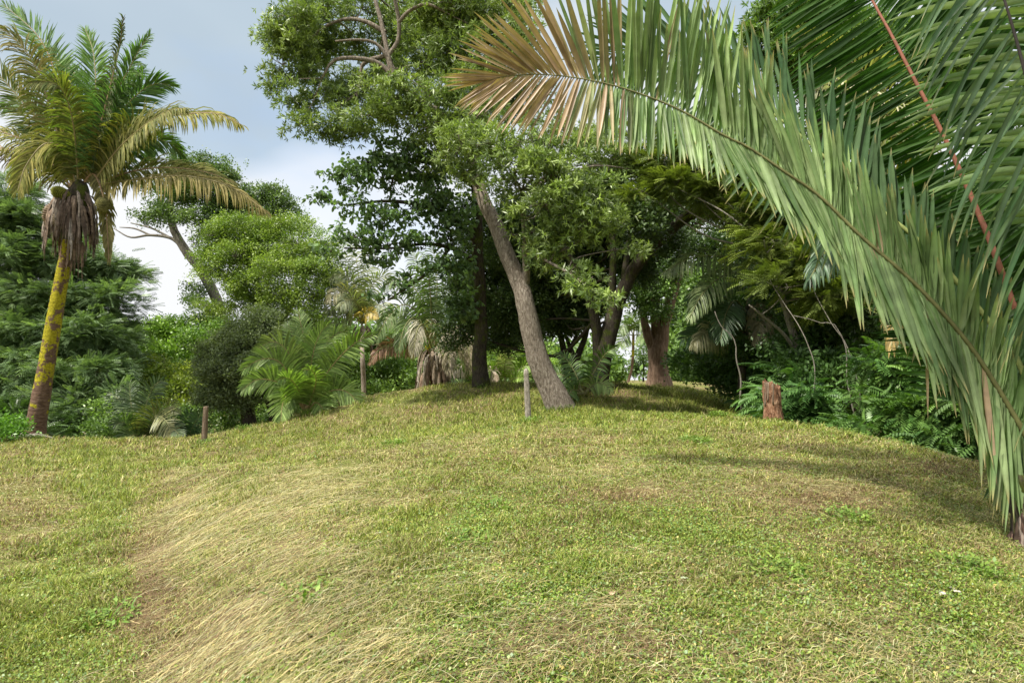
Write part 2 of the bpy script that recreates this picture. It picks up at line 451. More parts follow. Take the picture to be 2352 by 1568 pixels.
def lawn_mask(x, y, z):
    """drop the spots that lie down in the ravine or under the left thicket"""
    return ~((z < -0.28) | ((x < -3) & (y > 19.5)))
def colmix(gr, br, n, kind):
    green1 = np.array([0.16, 0.25, 0.035]); green2 = np.array([0.44, 0.46, 0.11]); dark = np.array([0.08, 0.13, 0.022])
    straw = np.array([0.66, 0.58, 0.30]); brown = np.array([0.27, 0.18, 0.10]); olive = np.array([0.38, 0.37, 0.13])
    r = RNG.random(n); r2 = RNG.random(n)[:, None]
    isg = RNG.random(n) < (0.12 + 0.76 * gr)
    gcol = np.where((r < 0.25)[:, None], dark, green1) * (1 - r2) + green2 * r2
    dcol = straw * (1 - r2) + olive * r2
    isb = RNG.random(n) < br * 0.85
    dcol = np.where(isb[:, None], brown * (0.6 + 0.8 * r2), dcol)
    c = np.where(isg[:, None], gcol, dcol)
    return c * (0.38 + 0.75 * RNG.random((n, 1)))

def turf(n):
    x, y, z = scatter(n, 2.2, 27, 2.35)
    k = lawn_mask(x, y, z); x, y, z = x[k], y[k], z[k]; n = len(x)
    gr, br = patchmap(x, y, z)
    sc = np.clip(y / 6.0, 0.75, 2.6) ** 0.75
    h = RNG.uniform(0.012, 0.05, n) * sc * (0.6 + 0.6 * gr) * np.clip(1 + 1.3 * fbm(x, y, 3.2, 31, 3), .35, 2.2)
    w = RNG.uniform(0.0022, 0.0045, n) * sc * 1.15
    az = RNG.uniform(0, 6.283, n)
    lean = RNG.uniform(0.2, 1.6, n)
    dirx, diry = np.cos(az), np.sin(az)
    b = np.stack([x, y, z - 0.004], -1)
    sd_ = np.stack([-diry, dirx, 0 * x], -1) * w[:, None]
    tip = b + np.stack([dirx * lean * h, diry * lean * h, h], -1)
    mid = b + np.stack([dirx * lean * h * .35, diry * lean * h * .35, h * .6], -1)
    V = np.stack([b - sd_, b + sd_, mid + sd_ * .9, tip, mid - sd_ * .9], 1).reshape(-1, 3)
    i = np.arange(n)[:, None] * 5
    c = colmix(gr, br, n, 'turf')
    c = np.repeat(c, 5, 0)
    o = mk('grass', V, [i + np.array([[0, 1, 2, 4]]), i + np.array([[4, 2, 3]])], M_GRASS, col=c)
    tag(o, 'short mown green and yellowing grass covering the mound', 'grass', kind='stuff')
turf(850000)

def straw(n, name, label):
    x, y, z = scatter(n, 2.2, 24, 2.2)
    k = lawn_mask(x, y, z); x, y, z = x[k], y[k], z[k]
    gr, br = patchmap(x, y, z)
    k = RNG.random(len(x)) < (1.05 - gr) * np.clip(0.75 + 1.1 * fbm(x, y, 1.3, 21, 3), .12, 1)
    x, y, z, gr, br = x[k], y[k], z[k], gr[k], br[k]; n = len(x)
    # combing direction: strands drape down the left flank of the mound, lie across on the flat
    sb = bank(x, y); wst = np.clip(sb / .35, 0, 1) * np.exp(-(np.maximum(sb - .5, 0) / 1.25) ** 2) * np.clip((13 - y) / 4, 0, 1)
    kp = RNG.random(n) < np.where(sb < 0, .35, 1); x, y, z, gr, br, wst, sb = x[kp], y[kp], z[kp], gr[kp], br[kp], wst[kp], sb[kp]; n = len(x)
    ang = 0.2 + 0.95 * wst + 0.5 * fbm(x, y, 0.5, 9, 2) + RNG.normal(0, 0.38 + 0.5 * (1 - wst), n)
    rnd = RNG.random(n) < 0.18
    ang = np.where(rnd, RNG.uniform(0, 3.14, n), ang)
    sc = np.clip(y / 6.0, 0.8, 2.4) ** 0.7
    Ls = RNG.uniform(0.03, 0.12, n) * sc * (1 + 1.3 * wst * RNG.random(n) + 1.5 * (RNG.random(n) < .06))
    w = RNG.uniform(0.0007, 0.0016, n) * sc
    hh = RNG.uniform(0.01, 0.05, n)
    m = 4
    t = np.linspace(-0.5, 0.5, m)
    cur = RNG.normal(0, 0.10, n)
    px = x[:, None] + np.cos(ang)[:, None] * t * Ls[:, None] - np.sin(ang)[:, None] * (t ** 2) * (cur * Ls)[:, None] * 4
    py = y[:, None] + np.sin(ang)[:, None] * t * Ls[:, None] + np.cos(ang)[:, None] * (t ** 2) * (cur * Ls)[:, None] * 4
    # local slope by finite differences at the strand centre
    e_ = 0.15
    zx = (gz(x + e_, y) - gz(x - e_, y)) / (2 * e_); zy = (gz(x, y + e_) - gz(x, y - e_)) / (2 * e_)
    pz = z[:, None] + zx[:, None] * (px - x[:, None]) + zy[:, None] * (py - y[:, None]) + hh[:, None] + (0.25 - t ** 2)[None] * 4 * RNG.uniform(-.008, .02, n)[:, None]
    pz += RNG.normal(0, 0.12, n)[:, None] * (t * Ls[:, None]) * 0.6
    sx = -np.sin(ang) * w; sy = np.cos(ang) * w
    A = np.stack([px - sx[:, None], py - sy[:, None], pz], -1); B = np.stack([px + sx[:, None], py + sy[:, None], pz + w[:, None] * .6], -1)
    V = np.stack([A, B], 2).reshape(-1, 3)          # n, m, 2
    i = (np.arange(n) * m * 2)[:, None, None] + (np.arange(m - 1) * 2)[None, :, None]
    q = (i + np.array([0, 1, 3, 2])[None, None]).reshape(-1, 4)
    r = RNG.random((n, 1))
    gold = np.array([0.74, 0.60, 0.30]); pale = np.array([0.70, 0.66, 0.40]); gb = np.array([0.42, 0.41, 0.16]); brn = np.array([0.22, 0.14, 0.08])
    c = np.where(r < .35, gold, np.where(r < .6, pale, gb))
    isb = (RNG.random(n) < br * 0.75)[:, None]
    c = np.where(isb, brn * 1.3, c) * RNG.uniform(0.3, 0.95, (n, 1))
    o = mk(name, V, [q], M_GRASS, col=np.repeat(c, m * 2, 0))
    tag(o, label, 'hay', kind='stuff')
straw(260000, 'cut_hay', 'loose cut straw lying combed down the flank of the mound')

def weeds(n):
    """small broad leaves in the turf, mostly at the right front"""
    x, y, z = scatter(n, 2.2, 20, 2.3)
    k = lawn_mask(x, y, z); x, y, z = x[k], y[k], z[k]
    gr, br = patchmap(x, y, z)
    pr = np.clip(0.25 + 0.6 * (x > -0.5) * np.clip((12 - y) / 8, 0, 1), 0, 1) * np.clip(gr * 1.3 - 0.15, 0, 1)
    k = RNG.random(len(x)) < pr
    x, y, z = x[k], y[k], z[k]; n = len(x)
    sc = np.clip(y / 6.0, 0.9, 2.0) ** 0.6
    Ls = RNG.uniform(0.009, 0.022, n) * sc; w = Ls * RNG.uniform(0.3, 0.5, n)
    az = RNG.uniform(0, 6.283, n); tilt = RNG.uniform(-0.2, 0.9, n)
    d = np.stack([np.cos(az) * np.cos(tilt), np.sin(az) * np.cos(tilt), np.sin(tilt)], -1)
    s = np.stack([-np.sin(az), np.cos(az), RNG.normal(0, .4, n)], -1)
    b = np.stack([x, y, z + RNG.uniform(0.005, 0.045, n) * sc], -1)
    V = np.stack([b, b + d * (Ls * .5)[:, None] + s * w[:, None], b + d * Ls[:, None], b + d * (Ls * .5)[:, None] - s * w[:, None]], 1).reshape(-1, 3)
    g1 = np.array([0.09, 0.18, 0.025]); g2 = np.array([0.28, 0.36, 0.06]); g3 = np.array([0.16, 0.25, 0.09])
    r = RNG.random((n, 1))
    c = g1 * (1 - r) + g2 * r
    c = np.where(RNG.random((n, 1)) < .15, g3, c)
    c = np.where(RNG.random((n, 1)) < .04, np.array([0.5, 0.4, 0.12]), c)
    i = np.arange(n)[:, None] * 4
    o = mk('ground_cover', V, [i + np.array([[0, 1, 2, 3]])], M_LEAF, col=np.repeat(c, 4, 0))
    tag(o, 'small broad leaved weeds spreading through the mown grass', 'weeds', kind='stuff')
weeds(650000)

# ------------------------------------------------------------------ leaf sprigs
def quadleaf(root, d, n, L_, w):
    s = np.cross(d, n)
    return [root, root + d * L_ * .45 + s * w, root + d * L_, root + d * L_ * .45 - s * w]
def tmpl(kind, rg):
    """template in a frame: x = outward axis, z = normal. returns verts (k,3), quads, shade (k)"""
    V = []; Q = []; S = []
    def add(vs, s):
        b = len(V); V.extend(vs); S.extend([s] * len(vs))
        Q.append([b, b + 1, b + 2, b + 3])
    if kind == 'lance':
        for i in range(8):
            a = rg.uniform(0, 6.28); el = rg.uniform(0.1, 1.15)
            d = nrm([math.sin(el), math.cos(el) * math.cos(a), math.cos(el) * math.sin(a)])
            n = nrm(np.cross(d, rg.normal(0, 1, 3)))
            add(quadleaf(np.array([rg.uniform(-.05, .03), 0, 0]), d, n, rg.uniform(.11, .17), rg.uniform(.013, .019)), rg.uniform(.75, 1.25))
    elif kind == 'broad':
        for i in range(6):
            a = rg.uniform(0, 6.28)
            d = nrm([math.cos(a) * .8 + .2, math.sin(a) * .8, rg.uniform(-1.3, -.1)])
            n = nrm(np.array([0, 0, 1.0]) - d * d[2] + rg.normal(0, .2, 3))
            r0 = rg.uniform(-.09, .09, 3) * np.array([1, 1, .5])
            L_ = rg.uniform(.11, .17); w = L_ * .27; s = np.cross(d, n)
            p = [r0, r0 + d * L_ * .3 + s * w, r0 + d * L_ * .72 + s * w * .8, r0 + d * L_, r0 + d * L_ * .72 - s * w * .8, r0 + d * L_ * .3 - s * w]
            b = len(V); V.extend(p); sh = rg.uniform(.75, 1.25); S.extend([sh] * 6)
            Q.append([b, b + 1, b + 2, b + 3]); Q.append([b, b + 3, b + 4, b + 5])
    elif kind == 'pinnate':
        for j in range(2):
            a0 = rg.uniform(-.5, .5); up = rg.uniform(-.15, .25)
            for k in range(9):
                t_ = (k + 1) / 9; xx = t_ * .34
                c = np.array([math.cos(a0) * xx, math.sin(a0) * xx, up * xx - .18 * xx * xx / .34])
                ax = nrm([math.cos(a0), math.sin(a0), up - .7 * t_])
                for sgn in (1, -1):
                    d = nrm(ax * .45 + np.array([-math.sin(a0), math.cos(a0), -.25]) * sgn * np.array([1, 1, sgn]))
                    n = nrm(np.array([0, 0, 1.0]) - d * d[2])
                    LL = .085 * (1 - .5 * abs(t_ - .45))
                    add(quadleaf(c, d, n, LL, .0125), rg.uniform(.85, 1.15))
    elif kind == 'small':
        for i in range(9):
            d = nrm(rg.normal(0, 1, 3) + np.array([.3, 0, .1]))
            n = nrm(np.cross(d, rg.normal(0, 1, 3)) + np.array([0, 0, .6]))
            add(quadleaf(rg.normal(0, .07, 3), d, n, rg.uniform(.06, .1), rg.uniform(.015, .024)), rg.uniform(.75, 1.25))
    elif kind == 'compound':      # bush leaves hanging in rows of pointed leaflets
        a0 = rg.uniform(-.3, .3)
        for k in range(7):
            t_ = (k + .5) / 7; xx = t_ * .3
            c = np.array([xx, a0 * xx, -.5 * xx * xx / .3])
            for sgn in (1, -1):
                d = nrm([.55, sgn * 1.0, -.45 - .4 * t_]); n = nrm(np.array([0, 0, 1.0]) - d * d[2])
                add(quadleaf(c, d, n, .115, .021), rg.uniform(.8, 1.2))
    return np.array(V, float), np.array(Q, int), np.array(S, float)

def scatter_sprigs(name, parent, mat, pos, outw, kind, size, cols, rg, nvar=5):
    """pos (n,3), outw (n,3) outward directions; cols (n,3)"""
    Vs = []; Qs = []; Cs = []; base = 0
    n = len(pos); pick = rg.integers(0, nvar, n)
    for j in range(nvar):
        T, Q, S = tmpl(kind, rg)
        idx = np.where(pick == j)[0]
        if not len(idx): continue
        m = len(idx)
        X = outw[idx]
        if kind in ('pinnate', 'compound', 'broad'):
            X = X * np.array([1, 1, .35]) + rg.normal(0, .25, (m, 3))
        else:
            X = X + rg.normal(0, .35, (m, 3))
        X = nrm(X)
        upv = np.array([0, 0, 1.0]) + rg.normal(0, .36 if kind in ('pinnate', 'compound', 'broad') else .8, (m, 3))
        Y = nrm(np.cross(upv, X)); Z = np.cross(X, Y)
        s = size * rg.uniform(.75, 1.3, (m, 1, 1))
        P3 = (T[None, :, 0:1] * X[:, None] + T[None, :, 1:2] * Y[:, None] + T[None, :, 2:3] * Z[:, None]) * s + pos[idx][:, None]
        k = len(T)
        Vs.append(P3.reshape(-1, 3))
        Qs.append((np.arange(m)[:, None, None] * k + Q[None]).reshape(-1, 4) + base)
        Cs.append((cols[idx][:, None] * S[None, :, None]).reshape(-1, 3))
        base += m * k
    return mk(name, np.concatenate(Vs), [np.concatenate(Qs)], mat, parent, col=np.concatenate(Cs))

NLEAF = [0]
def tree(name, label, cat, trunks, blobs, kind, col, col2, size=1.0, dens=1.0, sub=0.5, mat=None, bark=None,
         limbs=(), seed=1, group=None, twig=True, flat=.6, young=0.25, gap=1.0, tw_r=.012, base=None, ydepth=1.0, thick=True):
    """trunks/limbs: polylines [(u,v,d,r_px)]; blobs: [(u,v,d,ru,rv)]"""
    rg = np.random.default_rng(seed)
    mat = mat or M_LEAF; bark = bark or M_BARK
    if base is None:
        if trunks:
            b = trunks[0][0]; base = P(b[0], b[1], b[2])
        else:
            b = blobs[0]; base = P(b[0], b[1], b[2])
        base[2] = gz(base[0], base[1])[0]
    th = thing(name, label, cat, base, group)
    att = []
    tb = TB(); nb_ = TB() ; has = False
    for ti, pl in enumerate(list(trunks) + list(limbs)):
        p = np.array([P(a, b, c) for a, b, c, r in pl]); r = np.array([r * c / F for a, b, c, r in pl])
        if ti < len(trunks) and ti == 0:
            p = np.vstack([p[0] + np.array([0, 0, -.25]), p]) if pl[0][1] > 700 else p
            if len(p) > len(r): r = np.concatenate([[r[0]], r])
        n = max(8, int(np.linalg.norm(np.diff(p, axis=0), axis=1).sum() / .18))
        n = min(n, 70)
        q = catmull(p, n)
        seg = np.linalg.norm(np.diff(p, axis=0), axis=1); cum = np.concatenate([[0], np.cumsum(seg)])
        rr = np.interp(np.linspace(0, cum[-1], n), cum, r)
        wob = np.stack([fbm(np.arange(n) * .23, np.full(n, ti + seed), 1, 1), fbm(np.arange(n) * .23, np.full(n, ti + seed + 9), 1, 2), 0 * np.arange(n)], -1)
        q = q + wob * (rr[:, None] * .35)
        big = ti < len(trunks)
        (tb if big else nb_).tube(q, rr, k=14 if big and rr[0] > .1 else 7, rough=.05 if rr[0] > .08 else .02, flare=.7 if big and ti == 0 and rr[0] > .12 else None)
        att.append(np.hstack([q, rr[:, None]])[n // 3:] if big else np.hstack([q, rr[:, None]]))
        if not big: has = True
    if trunks: tb.build('trunk', bark, th)
    att = np.vstack(att) if att else None
    pos = []; outw = []; cc = []
    for bi, (u, v, d, ru, rv) in enumerate(blobs):
        c = P(u, v, d); rx = ru * d / F * 1.12; rz = rv * d / F * 1.12; ry = (rx + rz) * .5 * 1.15 * ydepth
        ns = max(3, int(rx * ry * rz / (sub ** 3) * 4.2 * gap))
        q = nrm(rg.normal(0, 1, (ns, 3))) * (rg.random((ns, 1)) ** .45)
        sc_ = c + q * np.array([rx, ry, rz])
        g0 = gz(sc_[:, 0], sc_[:, 1]); sc_[:, 2] = np.maximum(sc_[:, 2], g0 + .1)
        # limb to the blob, then twigs to its clumps
        if twig and att is not None:
            dd = np.linalg.norm(att[:, :3] - c, axis=1) + np.maximum(att[:, 2] - c[2], 0) * 1.2
            a = att[np.argmin(dd)]
            L_ = np.linalg.norm(a[:3] - c)
            r0 = min(a[3] * .55, .02 + L_ * .007)
            if L_ > .3:
                midp = (a[:3] + c) / 2 + rg.normal(0, .1 * L_, 3) * np.array([1, 1, .5]) + np.array([0, 0, -.04 * L_])
                q3 = catmull([a[:3], midp, c], 9); nb_.tube(q3, np.linspace(r0, max(r0 * .45, tw_r), 9), k=6); has = True
            for s_ in sc_[:: (1 if ns < 40 else 2)]:
                m_ = (c + s_) / 2 + rg.normal(0, .12, 3) * sub * 2
                nb_.tube(catmull([c, m_, s_], 5), np.linspace(tw_r * 1.2, tw_r * .3, 5), k=3)
        k = max(3, int(34 * 2.9 * dens * (sub / .5) ** 2 / size ** 2))
        ksh = rg.integers(int(k * .6), int(k * 1.4) + 1, ns)
        for s_, m_ in zip(sc_, ksh):
            dr = nrm(rg.normal(0, 1, (m_, 3)) + np.array([0, 0, .45]))
            rr = sub * rg.uniform(.25, 1.0, (m_, 1)) * rg.uniform(.75, 1.25)
            rr = np.where(rg.random((m_, 1)) < .14, rr * 1.7, rr)
            pp = s_ + dr * rr * np.array([1, 1, flat])
            pos.append(pp); outw.append(nrm(dr + nrm(s_ - c) * .8))
            sh = rg.uniform(.75, 1.2); y = 1.0 if rg.random() < young else 0.0
            a_ = np.clip(rg.normal(.35 + .45 * y, .22, (m_, 1)), 0, 1)
            cc.append((np.array(col) * (1 - a_) + np.array(col2) * a_) * sh)
    if has: nb_.build('branches', bark if bark is not M_PALMTRUNK else M_TWIG, th)
    if pos:
        pos = np.concatenate(pos); NLEAF[0] += len(pos)
        scatter_sprigs('crown' if trunks else 'foliage', th, mat, pos, np.concatenate(outw), kind, size, np.concatenate(cc), rg)
    return th

# ------------------------------------------------------------------ palm fronds
PROF_T = [0, .12, .4, .7, .9, 1]; PROF_L = [.45, .8, 1, .85, .55, .3]
TK = [0, .33, .5, .62, .73, .82, .9, 1]
WP_S = [0, .12, .4, .7, .9, 1]; WP_W = [.3, .75, 1, .78, .4, .04]
M_FROND_UNDER = leafmat('frond_underside', rough=0.6, spec=0.12, trans=0.35, tcol=(1.1, 1.5, 0.3), nscale=9, var=0.2)
def frond(parent, pts, nl, LL, w, face=.75, ang=(80, 65, 25), droop=.35, V=.2, col=(.1, .18, .05), col2=(.2, .3, .1), tipc=None, tip_from=2.0,
          stem=.02, stemc=(.2, .2, .08), seg=4, ts=.1, side=(1, 1), jit=.08, angL=None, roll=0.0, fold=.35, seed=0, brk=.04, fray=None, label=None, wjit=.25, name='frond', twist=.15, proft=None, tipend=None, mat=None, VL=None, tpow=1.0, dead=0.0):
    rg = np.random.default_rng(seed + 1000)
    C = catmull(np.array([P(*p) for p in pts]), 60)
    T = nrm(np.gradient(C, axis=0))
    toc = nrm(EYE - C)
    Nn = toc * face + np.array([0, 0, 1.0]) * (1 - face)
    Nn = nrm(Nn - (Nn * T).sum(-1, keepdims=True) * T)
    S = np.cross(T, Nn)
    if roll:
        cr, sr = math.cos(roll), math.sin(roll)
        Nn, S = Nn * cr + S * sr, S * cr - Nn * sr
    cum = np.concatenate([[0], np.cumsum(np.linalg.norm(np.diff(C, axis=0), axis=1))]); cum /= cum[-1]
    def at(A, t): return np.stack([np.interp(t, cum, A[:, i]) for i in range(3)], -1)
    Vs = []; Cs = []; n_tot = 0
    for si, sgn in enumerate((1, -1)):
        t = ts + (.995 - ts) * np.linspace(0, 1, nl) ** tpow + rg.normal(0, .25 / nl, nl); t = np.clip(t, ts, .999)
        keep = rg.random(nl) > brk; t = t[keep]; n = len(t)
        an = ang if si == 0 or angL is None else angL
        a = np.radians(np.interp(t, [0, .5, 1] if len(an) == 3 else TK, an)) + rg.normal(0, jit, n)
        root = at(C, t); tt = nrm(at(T, t)); nn = nrm(at(Nn, t)); ss = nrm(at(S, t)) * sgn
        Vv = (V if si == 0 or VL is None else VL) + rg.normal(0, jit, n)
        d = np.cos(a)[:, None] * tt + np.sin(a)[:, None] * (ss * np.cos(Vv)[:, None] + nn * np.sin(Vv)[:, None])
        pf = proft[si] if isinstance(proft, tuple) else (PROF_L if proft is None else proft)
        Ln = LL * side[si] * np.interp(t, PROF_T if len(pf) == 6 else TK, pf) * rg.uniform(.9, 1.06, n)
        if fray is not None:
            Ln *= np.where(rg.random(n) < fray, rg.uniform(.4, .8, n), 1)
        W_ = nrm(tt - (tt * d).sum(-1, keepdims=True) * d); W_ = nrm(W_ + nn * rg.normal(0, twist, n)[:, None])
        s = np.linspace(0, 1, seg + 1)
        dr = droop * rg.uniform(.6, 1.4, n)
        # heavy droop bends the leaflet round to hang; keep its length
        pts_ = np.zeros((n, seg + 1, 3)); pts_[:, 0] = root; dirs = np.zeros_like(pts_); dirs[:, 0] = d
        cur = d.copy()
        for k in range(1, seg + 1):
            cur = nrm(cur + np.array([0, 0, -1.0]) * (dr * (2.0 * k / seg) * (1.0 / seg) * 1.6)[:, None])
            pts_[:, k] = pts_[:, k - 1] + cur * (Ln / seg)[:, None]; dirs[:, k] = cur
        wd = w * np.interp(s, WP_S, WP_W)[None] * rg.uniform(1 - wjit, 1 + wjit, (n, 1)) * .5
        wd = wd * np.interp(t, [0, .1, .85, 1], [.7, 1, .9, .5])[:, None]
        Wk = W_[:, None] - (W_[:, None] * dirs).sum(-1, keepdims=True) * dirs; Wk = nrm(Wk)
        Nk = np.cross(dirs, Wk); Nk *= np.sign((Nk * nn[:, None]).sum(-1, keepdims=True) + 1e-9)
        A = pts_ - Wk * wd[..., None] ; B = pts_ - Nk * (wd * fold)[..., None]; D = pts_ + Wk * wd[..., None]
        Vs.append(np.stack([A, B, D], 2).reshape(-1, 3)); n_tot += n
        r = rg.random((n, 1)); c = np.array(col) * (1 - r) + np.array(col2) * r
        c = np.repeat((c * rg.uniform(.65, 1.3, (n, 1)))[:, None], seg + 1, 1)
        if dead:
            dm = (rg.random(n) < dead)[:, None, None]; c = np.where(dm, np.array([.4, .29, .19]) * rg.uniform(.6, 1.2, (n, 1, 1)), c)
        if tipc is not None:
            f = np.clip((t + rg.normal(0, .025, n) - tip_from) / .05, 0, 1)[:, None, None]
            c = c * (1 - f) + np.array(tipc) * f * rg.uniform(.65, 1.3, (n, 1, 1))
        if tipend is not None:
            f = (np.clip((s - .86) / .1, 0, 1)[None, :, None]) * (rg.random((n, 1, 1)) < .7)
            c = c * (1 - f) + np.array(tipend) * f
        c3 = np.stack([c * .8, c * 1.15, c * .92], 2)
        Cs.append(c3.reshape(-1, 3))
    m = (seg + 1) * 3
    i = (np.arange(n_tot) * m)[:, None, None] + (np.arange(seg) * 3)[None, :, None]
    q1 = (i + np.array([0, 1, 4, 3])).reshape(-1, 4); q2 = (i + np.array([1, 2, 5, 4])).reshape(-1, 4)
    fo = mk(name, np.concatenate(Vs), [np.concatenate([q1, q2])], mat or M_FROND, parent, col=np.concatenate(Cs))
    if label: fo['label'] = label
    st = TB(); rr = np.interp(np.linspace(0, 1, 60), [0, .1, 1], [stem * 1.3, stem, stem * .18])
    st.tube(C, rr, k=7)
    so = mk('frond_stem', np.concatenate(st.V), [np.concatenate(st.Q), np.concatenate(st.C)], M_STEM, fo,
            col=np.tile(np.array(stemc, float), (st.n, 1)), smooth=True)
    return fo

# ================================================================== THE TREES
G_DARK = (.035, .07, .016); G_MID = (.07, .13, .022); G_LITE = (.17, .27, .04); G_YEL = (.27, .33, .04); G_BLUE = (.04, .085, .035); G_OLIVE = (.07, .09, .035)

def R(u, v, d, ru, rv): return (u, v, d, ru, rv)

# the great leaning tree whose narrow-leaved crown fills the top of the view
tree('leaning_tree', 'tall leaning tree with grey bark on the mound, narrow leaves overhead', 'tree',
     [[(1288, 945, 15, 29), (1262, 880, 15, 26), (1237, 810, 15, 24.5), (1213, 715, 15, 22), (1190, 640, 15.1, 19), (1150, 545, 15.4, 17), (1105, 440, 16, 15), (1075, 330, 16.8, 15), (1020, 270, 17.2, 12), (950, 225, 17.3, 10), (905, 180, 17.3, 8)],
      [(905, 185, 17.3, 8), (892, 130, 17.3, 6.5), (880, 70, 17.4, 5.5), (852, -30, 17.5, 4.5)],
      [(893, 125, 17.3, 5.5), (914, 95, 17.3, 5), (916, 50, 17.2, 4.5), (903, -20, 17, 4)],
      [(1200, 680, 15.1, 13), (1209, 640, 15, 9), (1208, 590, 14.9, 8), (1205, 530, 14.8, 7), (1198, 440, 14.8, 5)]],
     [R(640, 80, 17.5, 45, 50), R(680, 40, 17, 60, 50), R(650, 150, 17.5, 40, 35), R(740, 20, 18, 60, 40), R(700, 170, 18, 45, 40), R(680, 235, 17.5, 45, 30), R(690, 285, 17.2, 45, 25),
      R(780, 230, 18, 60, 40), R(760, 290, 17.5, 55, 30), R(820, 300, 17.5, 45, 30), R(730, 110, 18.5, 50, 40), R(820, 100, 19, 50, 40), R(830, 20, 18.5, 55, 30),
      R(990, 60, 18, 75, 55), R(1090, 40, 18, 80, 50), R(1180, 70, 17.5, 60, 60), R(1150, 0, 18.5, 90, 40), R(980, 140, 18, 70, 45), R(1070, 130, 17.5, 80, 55), R(1150, 150, 17, 65, 50),
      R(900, 225, 16.5, 75, 35), R(990, 215, 16.2, 80, 40), R(1080, 215, 17, 70, 50), R(850, 265, 16.8, 60, 30), R(950, 285, 17, 70, 35), R(1190, 215, 17.5, 50, 50), R(960, 20, 19, 60, 40),
      R(1060, 340, 14.6, 65, 40), R(1130, 330, 14.3, 70, 35), R(1210, 350, 14.2, 60, 40), R(1180, 410, 14.2, 80, 40), R(1270, 400, 14, 70, 45), R(1350, 440, 14.2, 65, 40),
      R(1250, 470, 13.9, 80, 40), R(1340, 520, 14, 75, 40), R(1270, 540, 14.3, 70, 40), R(1410, 500, 14.6, 60, 35), R(1060, 400, 15, 50, 35),
      R(1040, 280, 16.2, 60, 45), R(1100, 270, 16, 60, 45), R(930, 60, 19.2, 60, 60), R(900, 150, 19.2, 50, 40), R(1000, 350, 17, 45, 30), R(1040, 0, 17, 80, 40), R(700, 90, 18.5, 60, 50), R(640, 200, 18, 25, 30), R(850, 210, 18.6, 60, 40), R(1250, 320, 15.5, 55, 35), R(1320, 350, 15.8, 60, 35), R(1400, 375, 16, 60, 30), R(1480, 395, 16.2, 55, 28), R(1290, 290, 16.5, 45, 25), R(1380, 310, 17, 60, 30), R(1310, 625, 13.4, 45, 16), R(1350, 665, 13.2, 45, 16), R(1395, 690, 13.1, 35, 13), R(1250, 605, 14.2, 50, 30), R(1430, 570, 14.5, 45, 25)],
     'lance', (.10, .155, .045), (.30, .39, .105), size=1.0, dens=.31, sub=.42, bark=M_BARK, seed=11, young=.3,
     limbs=[[(890, 128, 17.3, 5), (850, 138, 17.5, 5), (832, 150, 17.6, 4.5), (828, 185, 17.6, 4), (820, 215, 17.5, 3)],
            [(905, 185, 17.3, 6), (880, 152, 17.3, 6), (840, 137, 17.2, 5.5), (770, 138, 17, 4), (740, 180, 17, 2)],
            [(886, 75, 17.4, 6), (840, 50, 17.5, 5), (790, 45, 17.7, 4), (735, 70, 17.8, 3), (690, 120, 17.8, 2)],
            [(915, 52, 17.2, 5), (940, 25, 17.1, 4), (980, 10, 17, 4), (1015, 25, 17, 3)],
            [(905, 160, 17.3, 5), (870, 105, 17.2, 4), (830, 92, 17.1, 3), (770, 95, 17, 2)],
            [(1205, 560, 14.8, 4), (1240, 590, 14.2, 3.5), (1310, 630, 13.5, 3), (1400, 695, 13.1, 1.5)]])

# the straight dark trunk with big drooping leaves
tree('broadleaf_tree', 'straight dark mossy tree with large drooping leaves reaching left over the mound', 'tree',
     [[(1106, 887, 19.5, 17), (1102, 800, 19.5, 15), (1103, 700, 19.5, 14), (1099, 600, 19.3, 13), (1094, 480, 19, 11), (1088, 360, 18.8, 9), (1080, 300, 18.8, 7)]],
     [R(760, 400, 17, 35, 18), R(800, 415, 17, 45, 28), R(860, 360, 17.3, 50, 35), R(930, 350, 17.5, 55, 40), R(900, 420, 17.2, 50, 28), R(980, 400, 17.8, 60, 40), R(740, 458, 16.8, 42, 15),
      R(810, 470, 17, 50, 18), R(880, 495, 17, 55, 28), R(950, 480, 17.4, 50, 30), R(1010, 470, 18, 45, 40), R(820, 545, 16.6, 60, 25), R(765, 575, 16.5, 40, 18), R(850, 590, 16.8, 50, 20),
      R(900, 560, 17, 50, 25), R(960, 545, 17.2, 40, 25), R(1030, 540, 17.8, 45, 40), R(1010, 610, 17.5, 45, 22), R(905, 655, 16.6, 40, 16), R(880, 695, 16.5, 30, 20), R(940, 630, 16.8, 35, 16), R(1050, 620, 18, 35, 40),
      R(1060, 480, 18.2, 40, 50), R(1050, 700, 19, 40, 40), R(1020, 330, 18.2, 50, 40)],
     'broad', (.085, .15, .06), (.19, .29, .115), size=1.05, dens=.15, sub=.36, bark=M_BARK2, seed=12, young=.1,
     limbs=[[(1098, 560, 19.2, 8), (1040, 500, 18.4, 6), (980, 475, 17.8, 5), (900, 462, 17.4, 4), (800, 470, 17, 2)],
            [(1100, 610, 19.3, 7), (1050, 575, 18.2, 5), (980, 560, 17.6, 4), (900, 570, 17, 3), (790, 570, 16.6, 2)],
            [(1040, 560, 18.2, 4), (1000, 610, 17.6, 4), (950, 650, 17, 3), (890, 690, 16.6, 2)],
            [(1090, 430, 18.9, 6), (1030, 390, 18.3, 5), (960, 370, 17.8, 4), (860, 370, 17.3, 2.5), (780, 400, 17, 1.5)]])

